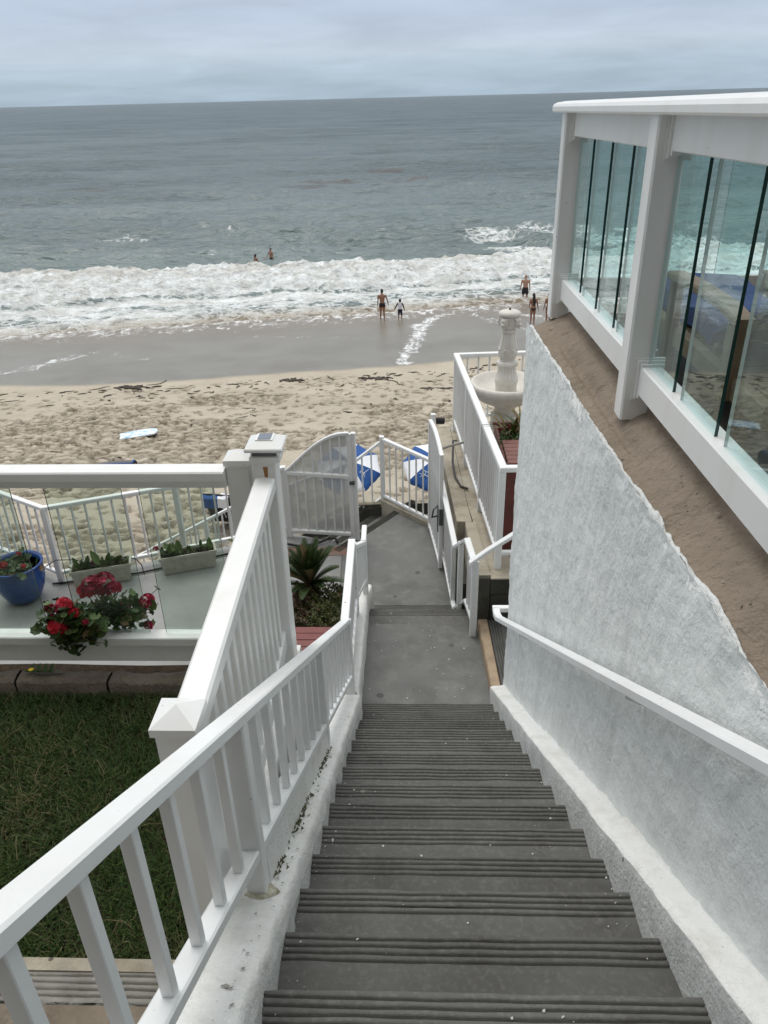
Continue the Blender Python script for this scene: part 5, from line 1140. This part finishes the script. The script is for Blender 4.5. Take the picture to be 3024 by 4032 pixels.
def logo(parent, Mx, name='logo'):
    """white printed resort logo: two words along a swoosh with a small palm over it"""
    def txt(s, size, x, y, rot):
        c = bpy.data.curves.new('lettering', 'FONT'); c.body = s; c.size = size; c.align_x = 'CENTER'; c.offset = .0012; c.space_character = 1.12
        o = bpy.data.objects.new('lettering', c); COL.objects.link(o); me = bpy.data.meshes.new_from_object(o); bpy.data.objects.remove(o); bpy.data.curves.remove(c)
        me.transform(Mx @ Matrix.Translation((x, y, 0)) @ Matrix.Rotation(rot, 4, 'Z')); o = link('lettering', me, M['print'], parent); return o
    txt('CAPRI', .060, -.115, -.015, R(6)); txt('LAGUNA', .060, .125, -.012, R(-4))
    mb = MB()
    def stroke(pts, w0):
        P = [Vector((x, y, 0)) for x, y in pts]; rows3 = []
        for i, p in enumerate(P):
            t_ = (P[min(i+1, len(P)-1)]-P[max(i-1, 0)]).normalized(); n_ = Vector((-t_.y, t_.x, 0)); w_ = w0*math.sin(math.pi*(.12+.76*i/(len(P)-1))); rows3.append([Mx @ (p-n_*w_), Mx @ (p+n_*w_)])
        mb.loft(rows3, close=False, caps=False)
    stroke([(-.22+.44*t, -.045+.03*math.sin(t*3.1)) for t in np.linspace(0, 1, 14)], .009)
    stroke([(-.03+.02*t, -.09+.19*t) for t in np.linspace(0, 1, 8)], .007)
    for a in (0, 1): stroke([(-.012+(.10 if a else -.09)*math.sin(t*1.5), .10+.035*math.sin(t*2.6)-.05*t) for t in np.linspace(0, 1, 9)], .010)
    stroke([(-.06-.05*t, -.045-.10*t+.03*math.sin(t*3)) for t in np.linspace(0, 1, 8)], .008)
    obj('logo_mark', mb, M['print'], parent)
def umbrella(apex, tilt_dir, tilt_deg, spin, label):
    x, y, z = apex; base = zs(x, y); t = thing('beach_umbrella', (x, y, base), label, 'umbrella', 'blue and white umbrellas on the sand below the gates')
    Mx = Matrix.Translation(apex) @ Matrix.Rotation(tilt_dir, 4, 'Z') @ Matrix.Rotation(R(tilt_deg), 4, 'X') @ Matrix.Rotation(spin, 4, 'Z')
    Rr, drop = .68, .22; K = 7
    def pt(a, f): # doubly curved canopy, scalloped hem
        rad = Rr*f; sag = drop*(f**1.7); return rad, sag
    for i in range(8):
        a0, a1 = i*math.pi/4, (i+1)*math.pi/4; mb = MB(); rws = []
        for f in np.linspace(.02, 1, 9):
            row = []
            for s_ in np.linspace(0, 1, K):
                a = a0+(a1-a0)*s_; chord = math.cos(math.pi/8)/math.cos(a-(a0+a1)/2); rad = Rr*f*(chord*.55+.45*1)*(1-.05*math.sin(s_*math.pi)*(f > .97)); row.append(Mx @ Vector((rad*math.cos(a), rad*math.sin(a), -drop*f**1.7-.015*math.sin(s_*math.pi)*f)))
            rws.append(row)
        for s_ in (0,):     # valance strip hanging from the hem
            rws.append([Vector(p)+(Mx.to_3x3() @ Vector((0, 0, -.05)))+Vector((0, 0, -.01*math.sin(i+2*k))) for k, p in enumerate(rws[-1])])
        mb.loft(rws, close=False, caps=False); o = obj('canopy_panel', mb, M['blue'] if i % 2 == 0 else M['white_cloth'], t, smooth=True)
    obj('pole', MB().tube([Mx @ Vector((0, 0, .06)), Mx @ Vector((0, 0, -1.0))], .016), M['white_cloth'], t)
    obj('finial', MB().tube([Mx @ Vector((0, 0, .0)), Mx @ Vector((0, 0, .05)), Mx @ Vector((0, 0, .09))], [.03, .022, .006]), M['white_cloth'], t)
    for i in range(8):
        a = i*math.pi/4; obj('rib', MB().tube([Mx @ Vector((f*Rr*math.cos(a), f*Rr*math.sin(a), -drop*f**1.7-.012)) for f in np.linspace(.02, .99, 6)], .005, 5), M['white_cloth'], t)
    return t, Mx
def panel_logo(t, Mx, i, f=.70, up=1, shift=0.0, size=1.0):
    a = (i+.5)*math.pi/4+shift; Rr, drop = .68, .22; r_ = Rr*f*.96
    slope = math.atan2(drop*1.7*f**.7/Rr, 1)
    L = Matrix.Translation((r_*math.cos(a), r_*math.sin(a), -drop*f**1.7+.012)) @ Matrix.Rotation(a+math.pi/2, 4, 'Z') @ Matrix.Rotation(slope, 4, 'X') @ Matrix.Scale(size, 4)
    logo(t, Mx @ L)
u1, m1 = umbrella((-1.33, 14.1, -6.44), 0, 24, R(-58), 'blue and white beach umbrella seen past the left gate, hem of a blue panel lowest')
panel_logo(u1, m1, 0, .62, size=.62)
u2, m2 = umbrella((.43, 14.1, -6.40), 0, 24, R(-143), 'blue and white beach umbrella half hidden behind the right gate')
panel_logo(u2, m2, 0, .62, size=.62)

def beach_chair(x, y, rz, label, back=.62, towel=False, white=True):
    t = thing('beach_chair', (x, y, zs(x, y)), label, 'beach chair', 'black canvas chairs on the sand', rz)
    b = [(-.28, -.05, .18), (.28, -.05, .18)]
    rows4 = []
    for q in np.linspace(0, 1, 10): rows4.append([(s_*.28*(1-.10*q**4), .0+.10-q*.42*0-(.30*q), .16+back*q-.12*q*q*0+.03*math.sin(q*3)*(1-abs(s_))) for s_ in np.linspace(-1, 1, 7)])
    obj('back_canvas', MB().loft(rows4, close=False, caps=False), M['blackcloth'], t, local=True)
    obj('seat_canvas', MB().loft([[(s_*.28, .10+.45*q, .16+.06*q-.05*math.sin(q*3)) for s_ in np.linspace(-1, 1, 5)] for q in np.linspace(0, 1, 6)], close=False, caps=False), M['blackcloth'], t, local=True)
    for sx in (-1, 1):
        obj('frame_tube', MB().tube([(sx*.29, .58, .0), (sx*.29, .55, .22), (sx*.29, .08, .15), (sx*.27, -.20, .16+back)], .012), M['white_cloth'] if white else M['steelpipe'], t, local=True)
        obj('leg', MB().tube([(sx*.29, -.22, .0), (sx*.29, .30, .19)], .012), M['white_cloth'] if white else M['steelpipe'], t, local=True)
        obj('arm_rest', MB().bar([(sx*.30, -.02, .40), (sx*.30, .40, .38)], .05, .02), M['blackcloth'], t, local=True)
    obj('cross_tube', MB().tube([(-.27, -.20, .16+back), (.27, -.20, .16+back)], .012), M['blackcloth'], t, local=True)
    for s_ in (-.10, .06, .14): obj('strap', MB().tube([(s_, -.045, .34), (s_+.01, -.13, .50)], .008, 5), M['white_cloth'], t, local=True)
    return t
beach_chair(.16, 12.55, R(4), 'black beach chair on the sand just beyond the landing fence by the right gate', .60)
bc = beach_chair(-3.62, 12.75, R(-8), 'black beach chair on the sand behind the right trough planter', .74, white=False)
c2 = thing('towel', (-3.66, 12.9, -6.6), 'blue and white towel hanging over the black chair behind the planters', 'towel')
for i, (x0, x1, m) in enumerate(((-3.92, -3.62, M['blue']), (-3.62, -3.42, M['white_cloth']))):
    obj('towel_half', MB().loft([[(x, 12.55+.12*math.cos(a)+.01*math.sin(x*40), -6.46+.05*math.sin(a)-(.16 if q in (0, 6) else 0)+.012*math.sin(x*31+q)) for x in np.linspace(x0, x1, 7)] for q, a in enumerate(np.linspace(math.pi, 0, 7))], close=False, caps=False), m, c2)
hb = thing('hooded_chair', (-7.1, 16.5, zs(-7.1, 16.5)), 'taupe topped sun shade with a blue edge standing on the sand beyond the glass fence', 'sun shade')
rows5 = []
for q in np.linspace(0, 1, 10):
    a = q*math.pi*.62; rows5.append([(-7.06+s_*.46*(1-.25*q*q*(s_ > 0)), 16.05+.52*math.sin(a)*1.0+.10*s_, -7.52+.14-.42*(1-math.cos(a))*.9+.03*math.cos(s_*1.5)) for s_ in np.linspace(-1, 1, 9)])
obj('hood', MB().loft(rows5, close=False, caps=False), M['taupe'], hb, smooth=True)
obj('hood_edge', MB().tube([Vector(p)+Vector((0, -.012, -.02)) for p in rows5[0]]+[Vector(rows5[2][-1])], .022), M['blue'], hb)
for sx in (-.42, .36): obj('leg', MB().tube([(-7.06+sx, 16.1, -8.0), (-7.06+sx, 16.15, -7.42)], .018), M['steelpipe'], hb)

# kelp wrack
rg = random.Random(77); mb = MB()
def strand(mb, x, y, L, a, w):
    L *= .8; pts = []; p = Vector((x, y, 0))
    for k in range(8): pts.append((p.x, p.y, zs(p.x, p.y)+.022)); a += rg.gauss(0, .45); p = p+Vector((math.cos(a), math.sin(a), 0))*L/8
    mb.tube(pts, [w*(.5+.9*math.sin(math.pi*(k+.5)/8)) for k in range(8)], 5)
for i in range(190):
    w3 = 0; x = rg.uniform(-19, 7); e = float(wet_edge(np.array([x]))[0]); y = e-1.7-abs(rg.gauss(0, 1.3)) if rg.random() < .72 else rg.uniform(12, e-2)
    strand(mb, x, y, rg.uniform(.12, .6), rg.gauss(.15, .5), rg.uniform(.006, .020))
for x, y, L, a in [(-12.6, 28.1, 1.9, .2), (-10.6, 28.9, 2.6, .1), (-9.6, 28.2, 1.8, .35), (-12.2, 28.0, .8, .2), (-13.6, 27.7, 1.4, .3), (-7.4, 28.9, 2.4, -.1), (-3.2, 29.2, 2.0, .1), (.9, 29.6, 1.6, 0), (-1.2, 29.2, 3.0, .05), (1.4, 29.5, 1.5, .02), (2.7, 29.6, 1.6, .02), (-5.9, 24.4, 2.2, .1), (-3.5, 25.2, 2.2, .15), (1.9, 21.6, .9, 0), (2.2, 21.0, .8, .05), (2.6, 27.0, .9, .02), (-17, 27, 1.8, .2), (-15, 25.8, 1.6, .15)]: strand(mb, x, y, L*.7, a, .012)
k1 = obj('kelp_strands', mb, M['kelp']); tag(k1, 'scattered dark kelp strands washed up along the upper beach', 'kelp', kind='stuff')
def clump(x, y, lx, ly, label):
    mb = MB()
    for i in range(20): strand(mb, x+rg.gauss(0, lx*.35), y+rg.gauss(0, ly*.4), rg.uniform(.3, .8)*lx, rg.gauss(-.15, .25), .028)
    tag(obj('kelp_clump', mb, M['kelp']), label, 'kelp')
clump(-5.05, 29.35, .75, .16, 'dark kelp clump near the wet sand edge, above the sloping left gate')
clump(-1.66, 29.5, .8, .2, 'dark kelp clump on the sand straight below the wading man')
clump(.62, 27.6, .75, .14, 'dark kelp clump on the sand beside the patio railing corner')
clump(-11.2, 28.5, 1.2, .2, 'long dark kelp tangle on the sand at the left, above the bodyboard')

# ================================================================== people
def tubeE(mb, st, n=12):
    """closed loft through stations (x, y, z, rx, ry) with rounded ends, rings horizontal-ish"""
    P = [Vector(s_[:3]) for s_ in st]; rings = []
    for i, p in enumerate(P):
        t_ = (P[min(i+1, len(P)-1)]-P[max(i-1, 0)]).normalized(); a = Vector((1, 0, 0)); a = (a-t_*a.dot(t_)).normalized(); b_ = t_.cross(a)
        rings.append([p+a*st[i][3]*math.cos(2*math.pi*j/n)+b_*st[i][4]*math.sin(2*math.pi*j/n) for j in range(n)])
    t0 = (P[1]-P[0]).normalized(); t1 = (P[-1]-P[-2]).normalized()
    r0_ = [P[0]-t0*min(st[0][3], st[0][4])*.7+(Vector(q)-P[0])*.45 for q in rings[0]]; r1_ = [P[-1]+t1*min(st[-1][3], st[-1][4])*.7+(Vector(q)-P[-1])*.45 for q in rings[-1]]
    mb.loft([r0_]+rings+[r1_])
def ell(mb, c, r3, n=14, m=9):
    mb.loft([[(c[0]+r3[0]*math.sin(t)*math.cos(a), c[1]+r3[1]*math.sin(t)*math.sin(a), c[2]+r3[2]*math.cos(t)) for a in np.linspace(0, 2*math.pi, n+1)[:-1]] for t in np.linspace(.08, math.pi-.08, m)])
def melt(o, vox, sm=4):
    md = o.modifiers.new('remesh', 'REMESH'); md.mode = 'VOXEL'; md.voxel_size = vox; md.use_smooth_shade = True
    ms = o.modifiers.new('smooth', 'SMOOTH'); ms.iterations = sm; ms.factor = .5
def person(x, y, zf, H, heading, label, build=1.0, arms=((-.10, .0), (.12, .04)), hair='short', hairmat=None, skin=None, dress='shorts', stance=.085, female=False, child=False, bend=((0, 0), (0, 0)), hem=None):
    """heading 0 faces the sea; arms = (outward, forward) slant of each arm; bend = forward bend of each forearm"""
    t = thing('person', (x, y, zf), label, 'person', None, heading); h = H; skin = skin or M['skin']; hairmat = hairmat or M['hair']
    k = 1.0 if not child else 1.0; hs = 1.0 if not child else 1.28; w = build
    b = MB(); sh = .818*h if not child else .80*h; hip = .50*h; shw = (.118 if not female else .100)*h*w; hd_z = h*(1-.067*hs)
    # trunk
    tubeE(b, [(0, 0, .47*h, .083*h*w, .058*h*w), (0, 0, .52*h, (.090 if not female else .098)*h*w, .064*h*w), (0, .002*h, .60*h, (.080 if not female else .068)*h*w, .055*h*w), (0, .004*h, .68*h, .088*h*w, .060*h*w), (0, .002*h, .75*h, .100*h*w, .064*h*w), (0, 0, sh-.012*h, .094*h*w, .050*h*w), (0, 0, sh+.015*h, .052*h*w, .036*h)])
    tubeE(b, [(0, .004*h, sh, .034*h, .034*h), (0, .010*h, hd_z-.05*h*hs, .031*h*hs, .031*h*hs)])
    # head with nose and ears
    ell(b, (0, .014*h, hd_z), (.044*h*hs, .053*h*hs, .066*h*hs)); ell(b, (0, .035*h, hd_z-.035*h*hs), (.030*h*hs, .030*h*hs, .026*h*hs))
    ell(b, (0, .068*h*hs, hd_z-.008*h*hs), (.009*h*hs, .011*h*hs, .014*h*hs), 8, 6)
    for s_ in (-1, 1): ell(b, (s_*.046*h*hs, .012*h, hd_z-.004*h), (.006*h, .011*h, .016*h), 8, 6)
    armpts = []
    for i, s_ in enumerate((-1, 1)):
        ou, fo_ = arms[i]; bo, bf = bend[i]; S0 = Vector((s_*shw, 0, sh-.022*h)); d1 = Vector((s_*abs(ou)+s_*.06, fo_, -1)).normalized(); E0 = S0+d1*.172*h
        d2 = (d1+Vector((s_*bo, bf, .0))).normalized(); W0 = E0+d2*.145*h; Hn = W0+d2*.05*h; armpts.append((S0, E0, W0))
        def st(p, r_): return (p.x, p.y, p.z, r_*h*w, r_*h*w)
        tubeE(b, [st(S0, .031), st(S0.lerp(E0, .4), .027), st(E0, .021), st(E0.lerp(W0, .3), .022), st(W0, .015)], 10)
        pa = Vector((0, 1, 0)); tubeE(b, [(W0.x, W0.y, W0.z, .012*h, .016*h), (Hn.x, Hn.y, Hn.z, .010*h, .021*h)], 8)
        fwd_ = (pa-d2*pa.dot(d2)).normalized()
        for j in range(4):     # four fingers and a thumb
            q = Hn+fwd_*(j-1.5)*.0105*h; L = (.040, .046, .043, .034)[j]*h; tip = q+d2*L+Vector((-s_*.010*h, .004*h, 0)); mid = q.lerp(tip, .5)
            tubeE(b, [(q.x, q.y, q.z, .0055*h, .0055*h), (mid.x, mid.y, mid.z, .005*h, .005*h), (tip.x-s_*.004*h, tip.y, tip.z, .004*h, .004*h)], 6)
        th = W0.lerp(Hn, .3)+fwd_*.012*h; tip = th+fwd_*.022*h+d2*.026*h; tubeE(b, [(th.x, th.y, th.z, .0065*h, .0065*h), (tip.x, tip.y, tip.z, .005*h, .005*h)], 6)
    legs = []
    for s_, st_f in ((-1, .02), (1, -.02)):
        Hp = Vector((s_*.048*h*w, 0, hip)); A0 = Vector((s_*stance*h*.8, st_f*h, .04*h)); K0 = Hp.lerp(A0, .50)+Vector((0, .010*h, 0)); legs.append((Hp, K0, A0))
        def st(p, r_): return (p.x, p.y, p.z, r_*h*w, r_*h*w)
        tubeE(b, [st(Hp, .056), st(Hp.lerp(K0, .35), .050), st(Hp.lerp(K0, .8), .037), st(K0, .032), st(K0.lerp(A0, .32)+Vector((0, -.008*h, 0)), .033), st(K0.lerp(A0, .75), .022), st(A0, .019)], 12)
        tubeE(b, [(A0.x, A0.y-.02*h, .018*h, .018*h, .018*h), (A0.x, A0.y+.03*h, .020*h, .020*h, .018*h), (A0.x+s_*.006*h, A0.y+.085*h, .011*h, .023*h, .011*h)], 10)
        tubeE(b, [(A0.x, A0.y, .05*h, .019*h, .019*h), (A0.x, A0.y-.003*h, .018*h, .021*h, .021*h)], 8)
    body = obj('body', b, skin, t, local=True); melt(body, max(.0075, .0062*h))
    for s_ in (-1, 1):
        e = MB(); ell(e, (s_*.017*h*hs, .062*h*hs, hd_z+.006*h*hs), (.006*h, .004*h, .004*h), 8, 6); obj('eye', e, M['hair'], t, local=True)
    # hair
    hm = MB()
    if hair == 'bald': tubeE(hm, [(-.030*h, -.012*h, hd_z-.030*h, .012*h, .016*h), (0, -.036*h, hd_z-.028*h, .018*h, .014*h), (.030*h, -.012*h, hd_z-.030*h, .012*h, .016*h)])
    else:
        ell(hm, (0, .002*h, hd_z+.012*h*hs), (.050*h*hs, .056*h*hs, .062*h*hs)); ell(hm, (0, -.018*h*hs, hd_z-.014*h*hs), (.044*h*hs, .040*h*hs, .045*h*hs))
        if hair == 'long': tubeE(hm, [(0, -.03*h, hd_z, .046*h, .032*h), (0, -.052*h, sh, .050*h, .026*h), (.018*h, -.070*h, .72*h, .046*h, .020*h), (.022*h, -.066*h, .60*h, .030*h, .014*h)])
        if hair == 'neck': tubeE(hm, [(0, -.03*h, hd_z, .044*h, .030*h), (0, -.044*h, sh+.03*h, .036*h, .020*h)])
    ho = obj('hair', hm, hairmat, t, local=True); melt(ho, .009, 2)
    if dress == 'shorts':
        for nm, top, fr, m, g in [('swim_shorts', .555, hem or .42, M['trunks'], 1.12)]+([('shorts_hem', None, (hem or .42), M['orange'], 1.17)] if build == 1.0 and not child and hem is None else []):
            c = MB()
            if top: tubeE(c, [(0, 0, .49*h, .097*h*w, .072*h*w), (0, 0, .53*h, .097*h*w, .070*h*w), (0, 0, top*h, .090*h*w, .064*h*w)])
            for Hp, K0, A0 in legs:
                def at_z(z): q = (Hp.z-z)/(Hp.z-K0.z); return Hp.lerp(K0, q)
                z0 = fr*h; a, b2, c3 = at_z(.49*h), at_z((.49*h+z0)/2), at_z(z0)
                if top: tubeE(c, [(a.x, a.y, a.z, .060*h*w, .066*h*w), (b2.x, b2.y, b2.z, .058*h*w, .062*h*w), (c3.x, c3.y, c3.z, .056*h*w, .060*h*w)])
                else: d_ = at_z(z0+.012*h); e_ = at_z(z0-.010*h); tubeE(c, [(d_.x, d_.y, d_.z, .058*h*w, .062*h*w), (e_.x, e_.y, e_.z, .058*h*w, .062*h*w)])
            melt(obj(nm, c, m, t, local=True), .009, 3)
    if dress == 'rash':
        c = MB(); tubeE(c, [(0, 0, .50*h, .094*h, .068*h), (0, 0, .60*h, .088*h, .064*h), (0, 0, .70*h, .096*h, .068*h), (0, 0, sh-.03*h, .100*h, .062*h), (0, 0, sh+.012*h, .058*h, .044*h)]); melt(obj('rash_vest', c, M['rashwhite'], t, local=True), .009, 3)
        for S0, E0, W0 in armpts:
            c = MB(); S1 = S0+Vector((-S0.x*.25, 0, .012*h)); tubeE(c, [(p.x, p.y, p.z, r_*h, r_*h) for p, r_ in ((S1, .036), (S0.lerp(E0, .4), .034), (E0, .028), (E0.lerp(W0, .5), .026), (W0, .021))]); melt(obj('sleeve', c, M['navy'], t, local=True), .008, 2)
        c = MB(); tubeE(c, [(0, 0, .48*h, .100*h, .074*h), (0, 0, .535*h, .096*h, .070*h)])
        for Hp, K0, A0 in legs: b2, c3 = Hp.lerp(K0, .5), Hp.lerp(K0, .98); tubeE(c, [(Hp.x, Hp.y, Hp.z, .062*h, .066*h), (b2.x, b2.y, b2.z, .056*h, .058*h), (c3.x, c3.y, c3.z, .050*h, .052*h)])
        melt(obj('swim_shorts', c, M['navy'], t, local=True), .009, 3)
    if dress == 'bikini':
        c = MB(); rg_ = []
        for q in np.linspace(0, 2*math.pi, 17)[:-1]: back = math.sin(q) < 0; rg_.append((q, back))
        rings = [[((.104 if j else .101)*h*w*math.cos(q), .071*h*w*math.sin(q), (.520 if j else .500-.045*abs(math.sin(q))**3)*h) for q, bk in rg_] for j in (0, 1)]
        c.loft(rings, caps=False); tubeE(c, [(0, -.066*h, .50*h, .050*h, .012*h), (0, -.062*h, .455*h, .024*h, .012*h), (0, -.02*h, .44*h, .012*h, .012*h)]); obj('bikini_bottom', c, M['trunks'], t, local=True)
        c = MB(); rings = [[(.094*h*w*math.cos(q), .003*h+.066*h*w*math.sin(q), z*h) for q, bk in rg_] for z in (.700, .712)]; c.loft(rings, caps=False); obj('bikini_top', c, M['trunks'], t, local=True)
    return t
person(-1.80, 45.0, zs(-1.8, 45.0)-.03, 1.78, R(4), 'man in black swim shorts standing ankle deep, seen from behind, beside the boy', arms=((.04, .0), (.26, .02)), bend=((0, .12), (-.10, .18)), stance=.075)
person(-.755, 44.55, zs(-.755, 44.55)-.03, 1.24, R(-3), 'boy in white rash vest with navy sleeves standing at the water edge', child=True, dress='rash', arms=((.42, .02), (.22, .02)), bend=((.1, .1), (0, .1)), stance=.10)
person(7.30, 51.2, SEA-.34, 1.80, R(-4), 'bald man in dark knee length shorts wading in the foam at the right', build=1.08, hair='bald', hairmat=M['greyhair'], skin=M['skin2'], hem=.33, arms=((.12, .0), (.05, .0)), stance=.11)
person(6.38, 41.4, zs(6.38, 41.4)-.02, 1.62, R(6), 'woman with long black hair in a black bikini, seen from behind near the house corner', female=True, hair='long', dress='bikini', skin=M['skin'], arms=((.06, .12), (.16, -.02)), bend=((-.3, .9), (0, .05)), stance=.06)
person(7.20, 41.4, zs(7.20, 41.4)-.02, 1.62, R(2), 'dark haired bather half hidden behind the white deck post', female=True, hair='neck', dress='bikini', arms=((.12, .0), (.1, 0)), stance=.06)
person(-11.90, 66.6, SEA-.86, 1.76, R(152), 'thin bather facing the beach, standing thigh deep behind the breaking wave', build=.9, arms=((.05, .0), (.30, .25)), bend=((0, .1), (.2, .7)), dress='shorts', hem=.40)
person(-13.02, 65.6, SEA-1.12, 1.72, R(-50), 'dark haired bather waist deep behind the breaking wave, turned to the other swimmer', build=1.0, hair='neck', arms=((.2, .1), (.3, .3)), bend=((0, .2), (0, .3)), hem=.40, skin=M['skin'])

# ================================================================== small litter and wear
rg = random.Random(404); mb = MB()
def flake(mb, c, n_, r_, thick=.002):
    k = rg.randint(4, 6); a0 = rg.uniform(0, 6.28); el_ = rg.uniform(.35, 1); t1 = n_.orthogonal().normalized(); t2 = n_.cross(t1); P = []
    for j in range(k): a = a0+2*math.pi*j/k; q = r_*rg.uniform(.6, 1.2); P.append(c+t1*math.cos(a)*q+t2*math.sin(a)*q*el_+n_*(thick*rg.uniform(.4, 1.6)))
    mb.add([c+n_*thick*1.5]+P, [(0, 1+j, 1+(j+1) % k) for j in range(k)])
for i in range(210):      # chips lying on the treads
    k = rg.randint(0, 15); y = 1.246+(13-k)*TRD-rg.uniform(.01, .26); z = -2.176-(13-k)*RIS+.002
    flake(mb, Vector((rg.uniform(-.40, XR(y)-.03) if rg.random() < .6 else rg.choice([-.39, XR(y)-.05])+rg.gauss(0, .03), y, z)), Vector((0, 0, 1)), rg.choice([.0025, .003, .004, .006]), .0018)
for i in range(60): flake(mb, Vector((rg.uniform(-.42, .55), rg.uniform(5.0, 6.4), ZA+.004)), Vector((0, 0, 1)), rg.choice([.004, .006, .009]), .0018)
tag(obj('paint_chips', mb, mat('pale_paint_chip', (.50, .49, .45), .8)), 'pale paint chips and grit scattered over the steps', 'litter', kind='stuff')
mb = MB(); up_ = Vector((0, .53, .85)).normalized()
for i in range(130):      # cracked and lifted paint on the left stringer
    y = rg.uniform(.85, 4.6); 
    if vn(np.array([y*3.1]), np.array([.5]), 333)[0] < .40: continue
    z = nz_(y)+.10+.07*max(0, min(1, (y-1.9)/2.6))+.003; flake(mb, Vector((rg.uniform(-.50, -.445), y, z)), up_, rg.choice([.002, .003, .004, .007, .010]), .002)
tag(obj('peeling_paint', mb, mat('grey_bare_patch', (.27, .255, .22), .9)), 'dark flaking patches on the white top of the left stringer wall', 'paint', kind='stuff')
mb = MB()
for i in range(26):
    x, y = rg.uniform(-2.6, -.9), rg.uniform(1.75, 3.0); a = rg.uniform(0, 6.28); L = rg.uniform(.05, .13); mb.tube([(x, y, -2.75), (x+L*.5*math.cos(a), y+L*.5*math.sin(a), -2.728), (x+L*math.cos(a), y+L*math.sin(a), -2.73)], .0011, 4)
mb2 = MB()
for i in range(230):
    y = rg.uniform(.2, 4.95); U1_ = min(.95, .03+abs(rg.gauss(0, .30))) if rg.random() < .5 else rg.uniform(.1, .9); x = WX(y)+U1_*(1.20-WX(y)); z = -1.335+.095*float(sstep(0, .55, U1_))+.012*math.sin(U1_*3)
    flake(mb2, Vector((x, y, z+.004)), Vector((-.2, 0, 1)).normalized(), rg.choice([.002, .003, .004, .006, .009]), .004)
tag(obj('grit', mb2, mat('mortar_grit', (.30, .26, .21), .9, var=(30, (.14, .11, .085), .9, 4))), 'loose grit and small mortar crumbs on the brown ledge', 'grit', kind='stuff')
tag(obj('dry_stalks', mb, M['leafdry']), 'thin dry straw stalks lying on the lawn', 'straw', kind='stuff')
